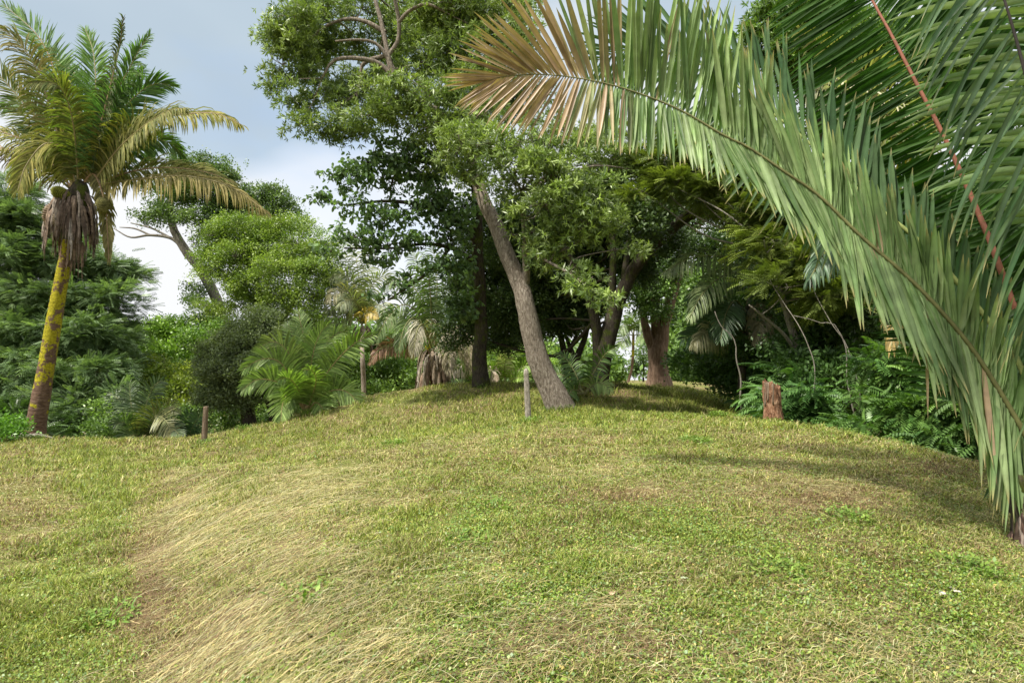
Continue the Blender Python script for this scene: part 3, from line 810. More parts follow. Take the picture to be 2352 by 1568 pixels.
# the dark many-stemmed tree
tree('spreading_tree', 'dark many stemmed tree on the brow with one thick limb leaning right', 'tree',
     [[(1372, 905, 17.8, 22), (1378, 850, 17.8, 19), (1392, 790, 17.8, 22), (1412, 725, 17.8, 18), (1440, 650, 17.8, 15), (1470, 600, 17.6, 14), (1520, 548, 17.3, 13), (1575, 500, 17, 12), (1640, 470, 16.6, 9)],
      [(1376, 860, 17.8, 13), (1372, 780, 17.7, 12), (1358, 700, 17.5, 11), (1325, 625, 17.2, 9), (1290, 565, 17, 8), (1262, 525, 17, 6)],
      [(1398, 780, 17.8, 12), (1405, 700, 18, 9), (1408, 600, 18.2, 8), (1405, 500, 18.4, 6)],
      [(1430, 690, 17.8, 8), (1436, 610, 18.1, 7), (1452, 520, 18.4, 6), (1470, 440, 18.6, 5)]],
     [R(1160, 600, 20.5, 70, 50), R(1140, 690, 20.5, 60, 60), R(1200, 740, 20.5, 60, 45), R(1250, 640, 20, 60, 60), R(1300, 730, 20.5, 60, 45), R(1330, 600, 20.5, 60, 50), R(1160, 790, 21.5, 50, 25),
      R(1380, 560, 20, 60, 50), R(1450, 590, 20.5, 50, 50), R(1350, 680, 20, 50, 40), R(1440, 490, 19, 70, 45), R(1470, 500, 15.5, 50, 25), R(1500, 545, 16, 40, 22), R(1520, 470, 18.5, 60, 40), R(1500, 540, 19.5, 50, 40),
      R(1380, 470, 19, 60, 40), R(1320, 520, 19.5, 60, 40), R(1230, 540, 20, 60, 45), R(1080, 640, 21.5, 50, 60), R(1120, 540, 21, 60, 50), R(1060, 760, 22, 45, 40), R(1200, 660, 21.5, 60, 50), R(1180, 500, 20, 60, 40), R(1280, 460, 19.5, 60, 40), R(1400, 400, 19, 60, 30), R(1480, 620, 21, 40, 40), R(1230, 720, 21, 60, 40), R(1340, 640, 21, 50, 40), R(1560, 560, 19.5, 40, 30)],
     'small', (0.05, 0.085, 0.028), (0.12, 0.19, 0.05), size=1.25, dens=.72, sub=.5, bark=M_BARK2, seed=13, young=.12)

tree('ivy_clad_tree', 'stout red brown trunk wrapped in vines where the bright lawn begins', 'tree',
     [[(1515, 888, 24, 27), (1513, 850, 24, 22), (1510, 800, 24, 22), (1524, 745, 24, 13), (1545, 660, 24, 12), (1575, 570, 24, 11), (1590, 530, 24, 9), (1620, 500, 24, 7)],
      [(1505, 810, 24, 12), (1488, 770, 24, 10), (1478, 720, 24, 8), (1470, 650, 24, 6)],
      [(1512, 790, 24, 13), (1505, 700, 24, 10), (1530, 580, 24, 9), (1545, 480, 24, 8), (1540, 400, 24, 6)],
      [(1590, 535, 24, 7), (1570, 510, 24, 6), (1550, 500, 24, 5)]],
     [R(1495, 690, 22.8, 45, 40), R(1520, 620, 23, 40, 40), R(1540, 520, 24, 60, 30), R(1600, 450, 24, 60, 35), R(1660, 470, 24, 60, 30),
      R(1450, 640, 23.5, 40, 45), R(1660, 540, 25, 45, 25), R(1560, 410, 24, 60, 30)],
     'small', (0.045, 0.090, 0.022), (0.150, 0.255, 0.045), size=1.4, dens=.8, sub=.5, bark=M_BARK3, seed=14, young=.15)

# yellow-green feathery tree above the thicket at the right
tree('feathery_tree', 'yellow green feathery tree rising out of the dark thicket behind the rotten stump', 'tree',
     [[(1880, 960, 14.5, 10), (1860, 860, 14.5, 9), (1820, 760, 14.5, 8), (1790, 660, 14.5, 7), (1760, 570, 14.5, 5)],
      [(1850, 850, 14.5, 6), (1810, 780, 14, 4), (1770, 740, 13.8, 3), (1720, 700, 13.6, 2)]],
     [R(1780, 560, 14, 60, 35), R(1850, 600, 13.6, 65, 40), R(1900, 560, 14, 60, 45), R(1810, 660, 13.5, 60, 35), R(1890, 680, 13.5, 60, 40), R(1950, 640, 13.8, 50, 50),
      R(1700, 480, 15, 60, 30), R(1620, 450, 15.5, 55, 25), R(1550, 430, 15.5, 60, 25), R(1790, 490, 14.5, 60, 35), R(1480, 440, 15.5, 45, 22), R(1860, 500, 14.5, 60, 40), R(1660, 410, 15.5, 60, 30), R(1590, 395, 15.5, 50, 25), R(1540, 370, 15.8, 60, 30), R(1640, 380, 15.8, 60, 30), R(1700, 430, 15.5, 60, 35), R(1480, 350, 16.5, 60, 30), R(1600, 330, 17, 60, 30), R(1760, 420, 15.5, 60, 40), R(1840, 440, 15.5, 60, 40), R(1820, 560, 15, 60, 40)],
     'pinnate', (0.09, 0.13, 0.03), (0.24, 0.3, 0.06), size=1.0, dens=.5, sub=.45, bark=M_TWIG, seed=15, young=.35)

tree('overhead_tree', 'dark leaved tree seen through the gap above the arching palm frond', 'tree',
     [[(1950, 930, 19, 20), (1930, 700, 19, 17), (1900, 450, 19, 14), (1860, 200, 19, 10), (1820, 60, 19, 7)]],
     [R(1760, 40, 18, 50, 50), R(1840, 30, 18, 60, 60), R(1800, 110, 18, 55, 45), R(1900, 100, 18.5, 70, 70), R(1860, 190, 18.5, 60, 40), R(2000, 120, 19, 80, 80), R(1960, 250, 19, 80, 70), R(2080, 250, 19, 80, 80), R(1750, 120, 18.5, 35, 30), R(2180, 180, 19, 90, 90)],
     'lance', (0.075, 0.135, 0.030), (0.210, 0.330, 0.060), size=1.2, dens=.6, sub=.5, bark=M_BARK2, seed=16, young=.1)

# left side
tree('mimosa_tree', 'huge blue green feathery tree behind the mossy palm trunk', 'tree',
     [[(150, 1010, 24, 26), (140, 900, 24, 22), (170, 780, 24, 18), (150, 650, 24, 14), (120, 540, 24, 9)], [(160, 830, 24, 13), (230, 760, 24, 10), (270, 700, 24, 7)], [(140, 860, 24, 12), (60, 800, 24, 9), (0, 760, 24, 7)]],
     [R(20, 480, 24, 60, 40), R(80, 520, 24, 60, 35), R(20, 580, 23, 60, 35), R(110, 600, 23.5, 60, 35), R(190, 600, 24, 55, 30), R(255, 610, 24, 50, 30), R(60, 670, 22.5, 65, 40), R(160, 680, 23, 60, 35), R(245, 690, 23.5, 55, 35),
      R(20, 760, 22, 60, 40), R(110, 770, 22, 60, 40), R(200, 770, 22.5, 60, 40), R(275, 780, 23, 40, 40), R(50, 860, 21.5, 60, 40), R(140, 870, 21.5, 60, 40), R(220, 860, 21.5, 55, 40), R(180, 940, 20.5, 55, 35), R(255, 930, 20.5, 40, 40),
      R(90, 950, 20.5, 60, 35), R(20, 930, 21, 50, 30), R(285, 640, 24.5, 30, 18), R(-60, 560, 24, 60, 60), R(-70, 700, 23, 60, 60), R(-60, 850, 22, 60, 60), R(20, 440, 24.5, 45, 25), R(-30, 500, 24, 60, 50), R(130, 560, 24.5, 60, 30), R(60, 620, 24.5, 70, 40), R(210, 640, 24.5, 60, 35), R(110, 720, 24, 80, 40), R(230, 740, 24, 60, 35), R(60, 800, 23.5, 80, 45), R(180, 820, 23.5, 70, 45), R(280, 830, 23.5, 35, 30)],
     'pinnate', (0.095, 0.155, 0.07), (0.24, 0.34, 0.15), size=1.1, dens=.42, sub=.62, bark=M_BARK2, seed=17, young=.25, flat=.6)

tree('bright_green_tree', 'bright lime green airy tree left of the mound', 'tree',
     [[(650, 930, 27, 14), (640, 820, 27, 12), (620, 720, 27, 10), (590, 650, 27, 7), (560, 580, 27, 5)], [(630, 760, 27, 8), (670, 700, 27, 6), (700, 640, 27, 4)], [(615, 700, 27, 6), (545, 670, 27, 5), (510, 620, 27, 3)]],
     [R(490, 540, 26, 45, 28), R(560, 525, 26, 50, 30), R(540, 590, 25.5, 50, 30), R(610, 570, 26, 50, 30), R(680, 560, 26.5, 45, 30), R(620, 620, 25, 55, 30), R(700, 620, 26, 50, 30), R(720, 680, 26, 45, 35), R(650, 670, 25, 50, 30),
      R(560, 650, 25.5, 50, 30), R(500, 630, 26, 45, 25), R(690, 730, 25.5, 50, 30), R(610, 720, 25.5, 45, 25), R(480, 600, 26.5, 40, 25), R(760, 650, 27, 25, 22), R(750, 720, 27, 25, 25), R(480, 700, 26.5, 40, 22), R(540, 700, 26, 40, 22), R(590, 540, 26.5, 60, 30), R(650, 600, 26.5, 60, 35), R(740, 600, 27, 40, 30), R(600, 680, 27, 60, 30), R(700, 760, 26, 50, 25), R(520, 570, 27, 50, 25), R(580, 610, 26.5, 60, 30), R(740, 560, 27, 40, 28), R(765, 640, 27.5, 35, 35), R(650, 520, 27, 50, 25), R(700, 520, 28, 35, 20)],
     'small', (0.12, 0.2, 0.035), (0.3, 0.4, 0.075), size=1.15, dens=.34, sub=.5, bark=M_TWIG, seed=18, young=.35, flat=.6)

tree('old_crooked_tree', 'tall grey limbed tree with a bare branch stretching left against the sky', 'tree',
     [[(560, 940, 31, 14), (530, 800, 31, 13), (500, 700, 31, 12), (465, 625, 31, 11), (430, 580, 31, 10), (402, 530, 31, 9), (390, 480, 31, 7), (400, 430, 31, 5)],
      [(450, 605, 31, 8), (520, 540, 31, 6), (600, 490, 31, 4)]],
     [R(400, 395, 30, 45, 16), R(450, 378, 30, 50, 16), R(500, 395, 30, 40, 22), R(370, 425, 30, 30, 14), R(450, 430, 29.5, 50, 20), R(520, 440, 30, 45, 22), R(590, 455, 30, 50, 22), R(650, 480, 30, 35, 22), R(580, 500, 30, 45, 20),
      R(640, 510, 30, 40, 18), R(400, 480, 29.5, 40, 20), R(360, 505, 29.5, 30, 14), R(440, 500, 29.5, 40, 20), R(500, 490, 30, 40, 20), R(320, 500, 29.5, 22, 9), R(600, 520, 30, 50, 20), R(480, 410, 30.5, 50, 25), R(430, 450, 30, 50, 20), R(540, 470, 30.5, 60, 22), R(460, 540, 30, 30, 18), R(450, 690, 30.5, 25, 25), R(460, 730, 30.5, 35, 20)],
     'small', (0.065, 0.12, 0.035), (0.19, 0.27, 0.08), size=1.5, dens=.6, sub=.55, bark=M_TWIG, seed=19, young=.2, flat=.5,
     limbs=[[(425, 575, 31, 5), (395, 548, 31, 4), (345, 540, 31, 3), (300, 545, 31, 2), (262, 525, 31, 1.2)], [(345, 540, 31, 2.5), (310, 525, 31, 2), (275, 522, 31, 1)], [(395, 548, 31, 3), (350, 525, 31, 2.2), (300, 512, 31, 1.2)]])

tree('small_olive_tree', 'small rounded grey olive tree with two dark trunks behind the slope', 'tree',
     [[(573, 978, 19.5, 14), (566, 935, 19.5, 12), (550, 890, 19.5, 9), (530, 830, 19.5, 6)], [(628, 970, 19.3, 9), (622, 930, 19.3, 8), (600, 895, 19.3, 7), (590, 850, 19.3, 5)]],
     [R(500, 820, 19.5, 40, 35), R(560, 790, 19.5, 55, 35), R(620, 780, 19.8, 50, 30), R(500, 880, 19, 40, 35), R(560, 860, 18.8, 50, 35), R(620, 850, 19, 50, 35), R(540, 920, 19, 45, 22), R(610, 900, 19, 45, 22), R(660, 800, 20, 35, 40), R(480, 920, 19.5, 30, 20), R(590, 740, 20, 50, 20)],
     'small', (0.112, 0.150, 0.068), (0.225, 0.270, 0.128), size=1.0, dens=1.1, sub=.42, bark=M_BARK2, seed=20, young=.1, mat=M_MATTE)

tree('jungle_tree', 'dark dense evergreen tree forming a wall between the bowed palm frond and the arching fronds', 'tree',
     [[(1930, 960, 20, 14), (1900, 800, 20, 12), (1850, 680, 20, 9), (1800, 560, 20, 6)]],
     [R(1640, 560, 21, 50, 35), R(1700, 590, 20.5, 60, 45), R(1770, 620, 20, 65, 50), R(1850, 640, 19.5, 65, 55), R(1930, 620, 19, 65, 60), R(1990, 560, 19, 65, 60), R(1640, 690, 21, 40, 45), R(1720, 690, 20, 60, 50), R(1800, 740, 19, 70, 50), R(1890, 740, 18.5, 70, 50), R(1740, 520, 20.5, 60, 40), R(1830, 540, 20, 60, 40), R(1640, 780, 21, 40, 40), R(1920, 480, 19.5, 70, 50)],
     'small', (.035, .07, .02), (.11, .18, .045), size=1.5, dens=.8, sub=.55, bark=M_BARK2, seed=27, young=.2)
mid = [
 ('valley_tree', 'mid green rounded tree in the valley left of the small olive tree', 21, [R(350, 770, 30, 45, 25), R(400, 765, 30, 45, 25), R(450, 790, 29, 45, 25), R(340, 820, 28.5, 40, 25), R(400, 820, 28.5, 45, 25), R(450, 840, 28, 40, 25), R(500, 760, 30, 40, 20)], (0.090, 0.180, 0.030), (0.255, 0.405, 0.060), [(420, 950, 30, 10), (410, 870, 30, 8), (395, 800, 30, 5)]),
 ('low_yellow_tree', 'low yellow green spreading tree between the left thicket and the wooden post', 22, [R(340, 880, 24, 35, 20), R(385, 865, 24, 40, 22), R(420, 900, 23.5, 40, 20), R(370, 920, 23, 45, 20), R(430, 940, 23, 40, 18), R(330, 930, 23.5, 35, 22), R(470, 910, 24, 30, 18), R(360, 840, 24.5, 30, 14)], (0.150, 0.225, 0.027), (0.345, 0.420, 0.053), [(390, 980, 24, 8), (385, 930, 24, 7), (380, 880, 24, 4)]),
 ('thicket_tree', 'low leafy tree filling the dip behind the thin palm', 23, [R(750, 800, 29, 35, 25), R(800, 830, 28, 40, 25), R(880, 790, 29, 45, 22), R(930, 830, 28, 45, 25), R(870, 850, 27.5, 50, 22), R(790, 880, 27, 40, 20), R(930, 780, 30, 45, 20), R(740, 870, 27, 35, 25), R(860, 890, 26.5, 50, 15), R(960, 870, 27, 40, 15)], (0.075, 0.150, 0.030), (0.210, 0.330, 0.053), [(870, 910, 28, 7), (872, 880, 28, 6), (880, 840, 28, 4)]),
 ('far_lawn_tree', 'pale distant tree standing beyond the bright lawn, nearest the vine clad trunk', 24, [R(1470, 815, 55, 22, 16), R(1495, 840, 55, 20, 18), R(1460, 845, 55, 22, 14), R(1480, 790, 55, 14, 10)], (0.105, 0.180, 0.060), (0.225, 0.330, 0.120), [(1478, 870, 55, 2.5), (1478, 830, 55, 2)]),
 ('far_round_tree', 'small round distant tree at the left end of the bright lawn', 25, [R(1395, 850, 50, 22, 12), R(1415, 862, 50, 20, 9), R(1385, 868, 48, 18, 8)], (0.120, 0.210, 0.045), (0.300, 0.450, 0.090), [(1400, 880, 50, 2.5), (1400, 850, 50, 2)]),
 ('brow_tree', 'leafy tree low behind the dark stems on the brow', 26, [R(1180, 830, 26, 45, 22), R(1260, 850, 26, 45, 20), R(1130, 850, 26, 40, 16), R(1220, 800, 28, 40, 20)], (0.090, 0.165, 0.030), (0.255, 0.390, 0.060), [(1240, 890, 27, 6), (1240, 840, 27, 4)]),
]
for nm, lb, sdn, bl, c1_, c2_, tr_ in mid:
    tree(nm, lb, 'tree', [tr_], bl, 'small', c1_, c2_, size=1.7 if bl[0][2] < 40 else 3.0, dens=.9, sub=.55 if bl[0][2] < 40 else .9, bark=M_BARK2, seed=sdn, young=.25, flat=.55)
# slim dark stems behind the leaning trunk
for k, (lb, st) in enumerate([('slim dark trunk just right of the leaning tree, first of two', [(1292, 880, 21, 8), (1296, 820, 21, 8), (1285, 760, 21, 6), (1270, 700, 21, 5)]),
                              ('slim dark forked trunk between the leaning tree and the many stemmed one', [(1322, 885, 21, 9), (1322, 830, 21, 8), (1345, 770, 21, 6), (1352, 700, 21, 5)])]):
    tree('slender_tree', lb, 'tree', [st, [(st[1][0], st[1][1], 21, 6), (st[1][0] + 28 - 50 * k, 770, 21, 4), (st[1][0] + 40 - 70 * k, 710, 21, 3)]],
         [R(st[2][0] + 15, 690, 21, 45, 35), R(st[2][0] - 20, 730, 21.5, 40, 25)], 'small', (0.045, 0.090, 0.022), (0.120, 0.210, 0.045), size=1.4, dens=.8, sub=.5, bark=M_BARK2, seed=40 + k, group='slim dark stems on the brow')

# thicket on the right
th_ = [
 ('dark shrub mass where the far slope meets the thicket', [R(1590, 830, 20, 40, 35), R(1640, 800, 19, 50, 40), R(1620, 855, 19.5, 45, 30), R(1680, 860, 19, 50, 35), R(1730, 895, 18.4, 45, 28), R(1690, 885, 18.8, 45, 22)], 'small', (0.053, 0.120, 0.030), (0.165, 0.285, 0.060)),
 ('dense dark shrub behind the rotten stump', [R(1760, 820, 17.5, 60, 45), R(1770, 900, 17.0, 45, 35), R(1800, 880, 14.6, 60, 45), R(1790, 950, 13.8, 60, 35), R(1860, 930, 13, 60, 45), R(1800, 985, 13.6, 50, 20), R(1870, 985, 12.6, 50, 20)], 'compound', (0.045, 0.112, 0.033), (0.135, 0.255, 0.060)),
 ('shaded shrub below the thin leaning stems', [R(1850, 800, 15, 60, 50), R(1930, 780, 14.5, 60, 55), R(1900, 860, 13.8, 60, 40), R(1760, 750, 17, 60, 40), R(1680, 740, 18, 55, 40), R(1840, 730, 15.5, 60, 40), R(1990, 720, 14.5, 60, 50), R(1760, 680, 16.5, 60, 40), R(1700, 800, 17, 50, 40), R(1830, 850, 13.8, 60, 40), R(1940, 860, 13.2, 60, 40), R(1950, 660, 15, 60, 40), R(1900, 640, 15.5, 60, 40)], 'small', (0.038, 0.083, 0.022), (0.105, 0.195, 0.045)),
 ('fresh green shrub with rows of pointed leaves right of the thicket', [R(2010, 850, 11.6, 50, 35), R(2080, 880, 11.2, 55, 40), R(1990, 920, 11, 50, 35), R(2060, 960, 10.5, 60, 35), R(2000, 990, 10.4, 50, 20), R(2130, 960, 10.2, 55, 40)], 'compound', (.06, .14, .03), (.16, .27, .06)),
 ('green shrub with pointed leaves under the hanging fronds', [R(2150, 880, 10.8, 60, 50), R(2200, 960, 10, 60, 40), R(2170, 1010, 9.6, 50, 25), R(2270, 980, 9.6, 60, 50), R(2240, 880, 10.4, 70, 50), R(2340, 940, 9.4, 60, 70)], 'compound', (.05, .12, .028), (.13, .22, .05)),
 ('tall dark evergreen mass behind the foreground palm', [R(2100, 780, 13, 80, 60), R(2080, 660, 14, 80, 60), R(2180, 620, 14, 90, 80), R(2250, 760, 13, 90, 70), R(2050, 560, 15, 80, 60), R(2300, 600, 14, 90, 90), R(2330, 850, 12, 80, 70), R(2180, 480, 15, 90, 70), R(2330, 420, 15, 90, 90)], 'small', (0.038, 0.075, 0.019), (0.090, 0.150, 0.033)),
]
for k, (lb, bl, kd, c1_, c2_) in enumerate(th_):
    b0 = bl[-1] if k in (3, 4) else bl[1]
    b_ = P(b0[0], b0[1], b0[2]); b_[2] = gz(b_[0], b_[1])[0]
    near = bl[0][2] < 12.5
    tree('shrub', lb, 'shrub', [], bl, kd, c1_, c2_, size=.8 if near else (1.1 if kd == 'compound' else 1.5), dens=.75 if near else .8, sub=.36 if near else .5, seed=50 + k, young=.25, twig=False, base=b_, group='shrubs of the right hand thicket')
b_ = P(10, 1000, 15.5); b_[2] = gz(b_[0], b_[1])[0]
tree('bush', 'small bright green bush at the left foot of the mossy palm', 'bush', [], [R(-10, 985, 15.6, 40, 25), R(18, 990, 15.4, 25, 22)], 'small', (.07, .17, .02), (.16, .32, .04), size=1.1, dens=1.0, sub=.32, seed=60, twig=False, base=b_)

lt = [('dark shrub under the blue green feathery tree, left of the low dark palm', [R(40, 960, 20, 50, 30), R(110, 970, 20, 50, 25), R(170, 980, 20, 50, 22), R(60, 1000, 19, 60, 15), R(-40, 960, 20, 60, 35)], (0.045, 0.090, 0.030), (0.135, 0.225, 0.060)),
      ('shrub with fresh pale sprays between the feathery tree and the low dark palm', [R(230, 970, 19.6, 40, 28), R(265, 950, 20, 35, 28), R(240, 1000, 19, 50, 12), R(290, 985, 19.6, 30, 18)], (0.090, 0.165, 0.045), (0.240, 0.360, 0.090)),
      ('dark leafy shrub behind the low dark palm and the wooden post', [R(330, 960, 21, 45, 28), R(390, 970, 21, 45, 25), R(450, 965, 21, 45, 25), R(510, 960, 21, 40, 25), R(430, 1000, 20.5, 60, 12), R(520, 985, 20.5, 40, 14)], (0.053, 0.105, 0.030), (0.180, 0.285, 0.060)),
      ('shaded leafy shrub behind the two dark olive trunks', [R(560, 940, 22, 40, 25), R(610, 945, 22, 40, 25), R(660, 930, 22, 40, 30), R(720, 925, 22.5, 40, 22), R(600, 970, 21, 50, 10)], (0.060, 0.120, 0.030), (0.240, 0.360, 0.075))]
for k, (lb, bl, c1_, c2_) in enumerate(lt):
    b_ = P(bl[1][0], bl[1][1], bl[1][2]); b_[2] = gz(b_[0], b_[1])[0]
    tree('shrub', lb, 'shrub', [], bl, 'pinnate' if k == 0 else 'small', c1_, c2_, size=1.2, dens=.6, sub=.5, seed=70 + k, young=.25, twig=False, base=b_, group='shrubs along the left edge of the lawn')

# far woods behind everything
rgw = np.random.default_rng(99)
pos = []; 
for k in range(240):
    u = rgw.uniform(-900, 3300); d = rgw.uniform(40, 58)
    if 1395 < u < 1530 and d < 200: continue
    top = 800 + 25 * math.sin(u * .006) + rgw.uniform(-18, 18)
    if u < 360: top -= 30
    if u > 1550: top -= 160
    for v in np.arange(top, 955, 26):
        c = P(u, v, d); q = nrm(rgw.normal(0, 1, (26, 3))) * rgw.uniform(.5, 1.4, (26, 1)) * np.array([1.2, 1.2, .8])
        pos.append(np.hstack([c + q, q]))
pos = np.concatenate(pos)
cw = (np.array([.08, .14, .04]) + rgw.random((len(pos), 1)) * np.array([.09, .13, .03]))
fw_ = scatter_sprigs('distant_woods', None, M_MATTE, pos[:, :3], nrm(pos[:, 3:]), 'small', 6.5, cw, rgw)
tag(fw_, 'far off green woods closing the view behind the nearer trees', 'woods', kind='stuff')

# ================================================================== THE PALMS
GRN = dict(col=(.08, .15, .05), col2=(.19, .28, .11))
YEL = dict(col=(.17, .19, .045), col2=(.36, .31, .1))
DRY = dict(col=(.22, .15, .08), col2=(.38, .28, .17))
def D3(pts, d0, d1):
    n = len(pts)
    return [(u, v, d0 + (d1 - d0) * i / (n - 1)) for i, (u, v) in enumerate(pts)]

# --- left palm
b = on_ground(75, 1008, 16.8); base = b
pa = thing('palm_tree', 'tall palm with yellow moss down its trunk at the far left', 'palm', base)
tb = TB()
tp = [(77, 1012), (82, 980), (98, 890), (117, 780), (136, 670), (152, 590), (163, 535)]
q = catmull(np.array([P(u, v, 16.8) for u, v in tp]), 60)
r = np.interp(np.linspace(0, 1, 60), [0, .06, .3, .8, .9, 1], [.30, .235, .20, .165, .16, .17])
tb.tube(q, r, k=16, rough=.03, flare=.25)
tb.build('trunk', M_PALMTRUNK, pa)
tb = TB(); q = catmull(np.array([P(u, v, 16.8) for u, v in ((160, 552), (168, 500), (182, 440), (188, 415))]), 14)
tb.tube(q, [.2, .22, .24, .26, .28, .29, .3, .3, .29, .27, .24, .2, .16, .1], k=16, rough=.08); tb.build('crown_base', M_BARK2, pa)
# skirt of dead leaf bases
def sheath(parent, base, dirv, L_, w, col, rg, name='leaf_sheath', droop=.9):
    m = 9; s = np.linspace(0, 1, m); side = nrm(np.cross(dirv, [0, 0, 1.0])); cur = nrm(np.array(dirv, float)); p = np.array(base, float); pts = [p.copy()]; tw = rg.uniform(-.6, .6)
    for k in range(1, m):
        cur = nrm(cur + np.array([0, 0, -droop * .8])); p = p + cur * L_ / (m - 1); pts.append(p.copy())
    pts = np.array(pts); wd = w * np.interp(s, [0, .25, .6, .85, 1], [.5, 1, .85, .5, .12])
    Nn = nrm(np.cross(side, nrm(np.gradient(pts, axis=0))))
    cols_ = 7; V = []
    for j in range(cols_):
        a = (j / (cols_ - 1) - .5) * 2
        sp = pts + side * (a * wd)[:, None] * (1 + .25 * np.sin(s * 9 + j))[:, None] - Nn * (abs(a) ** 1.5 * wd * .7)[:, None] + Nn * (.012 * rg.normal(0, 1, m))[:, None]
        sp[-1] += np.array([0, 0, -1]) * rg.uniform(0, .22) * L_; sp[-2] += np.array([0, 0, -1]) * rg.uniform(0, .06) * L_
        V.append(sp)
    V = np.array(V); n0 = cols_ * m
    i = (np.arange(cols_ - 1)[:, None] * m + np.arange(m - 1)[None]).ravel()
    Q = np.stack([i, i + m, i + m + 1, i + 1], -1)
    Q = Q[~((i % m >= m - 3) & (((i // m) % 2) == 1))]
    c = np.tile(np.array(col), (n0, 1)) * rg.uniform(.7, 1.2, (n0, 1)); c = np.array(c).reshape(cols_, m, 3); c[::2] *= .72
    return mk(name, V.reshape(-1, 3), [Q], M_SHEATH, parent, col=c.reshape(-1, 3), smooth=True)
def skirt(parent, centre, n, rad, L_, w, rg, cols, zspan, lean=(0, 0, 0)):
    for k in range(n):
        a = rg.uniform(0, 6.283); z = rg.uniform(*zspan)
        dv = np.array([math.cos(a), math.sin(a), rg.uniform(-.3, .3)])
        bse = np.array(centre) + np.array([math.cos(a) * rad, math.sin(a) * rad, z]) + np.array(lean) * z
        sheath(parent, bse, dv, L_ * rg.uniform(.7, 1.25), w * rg.uniform(.6, 1.2), cols[rg.integers(len(cols))], rg)
rgp = np.random.default_rng(5)
cc_ = P(172, 440, 16.8)
skirt(pa, cc_, 120, .3, 1.0, .055, rgp, [(.30, .25, .21), (.2, .15, .12), (.42, .37, .33), (.12, .085, .065), (.26, .19, .14)], (-.75, .0), lean=(.12, 0, 0))
for k in range(6):   # a few long strips pressed to the trunk
    sheath(pa, P(150 + 8 * k, 540 + 8 * (k % 3), 16.75 - .1 * (k % 2)), (-.2 + .1 * k, -.2, -1), .9, .05, (.2, .14, .1), rgp)
# fruit heads
def fruit(parent, c, r, ax, col, rg, name='fruit_cluster'):
    Vs = []; Qs = []; n = 0
    ax = nrm(np.array(ax, float)); sdv = nrm(np.cross(ax, [0, 1, .2])); bn = np.cross(ax, sdv)
    th = np.linspace(0, math.pi, 15); ph = np.arange(26) / 26 * 2 * math.pi
    for i, t_ in enumerate(th[1:-1]):
        for j, p_ in enumerate(ph):
            if rg.random() > math.sin(t_) + .15: continue
            p_ = p_ + (i % 2) * .12
            dv = ax * math.cos(t_) * 1.45 + (sdv * math.cos(p_) + bn * math.sin(p_)) * math.sin(t_)
            o_ = c + dv * r * .85; nn = nrm(dv); a1 = nrm(np.cross(nn, ax + .01)); b1 = np.cross(nn, a1); h = r * .125
            V = [o_ + a1 * h, o_ + b1 * h, o_ - a1 * h, o_ - b1 * h, o_ + nn * h * 2.4]
            Vs += V; Qs += [[n, n + 1, n + 4], [n + 1, n + 2, n + 4], [n + 2, n + 3, n + 4], [n + 3, n, n + 4]]; n += 5
    # core
    k0 = len(Vs)
    for t_ in th:
        for p_ in ph[::2]:
            Vs.append(c + (ax * math.cos(t_) * 1.45 + (sdv * math.cos(p_) + bn * math.sin(p_)) * math.sin(t_)) * r * .88)
    Q = []
    for i in range(14):
        for j in range(13):
            Q.append([k0 + i * 13 + j, k0 + i * 13 + (j + 1) % 13, k0 + (i + 1) * 13 + (j + 1) % 13, k0 + (i + 1) * 13 + j])
    C = np.tile(np.array(col), (len(Vs), 1)); C[k0:] *= .35; C[:k0] *= rg.uniform(.7, 1.2, (k0, 1))
    return mk(name, np.array(Vs), [np.array(Qs), np.array(Q)], M_SHEATH, parent, col=C)
fruit(pa, P(139, 444, 16.4), .17, (-1, 0, .45), (.17, .18, .03), rgp)['label'] = 'plump yellow green fruit cluster'
fruit(pa, P(118, 492, 16.5), .2, (-.25, 0, -1), (.27, .2, .14), rgp)['label'] = 'dry brown fruit cluster'
fruit(pa, P(138, 505, 16.35), .17, (.15, 0, -1), (.25, .2, .14), rgp)
fruit(pa, P(236, 472, 16.5), .15, (.2, 0, -1), (.2, .19, .07), rgp)
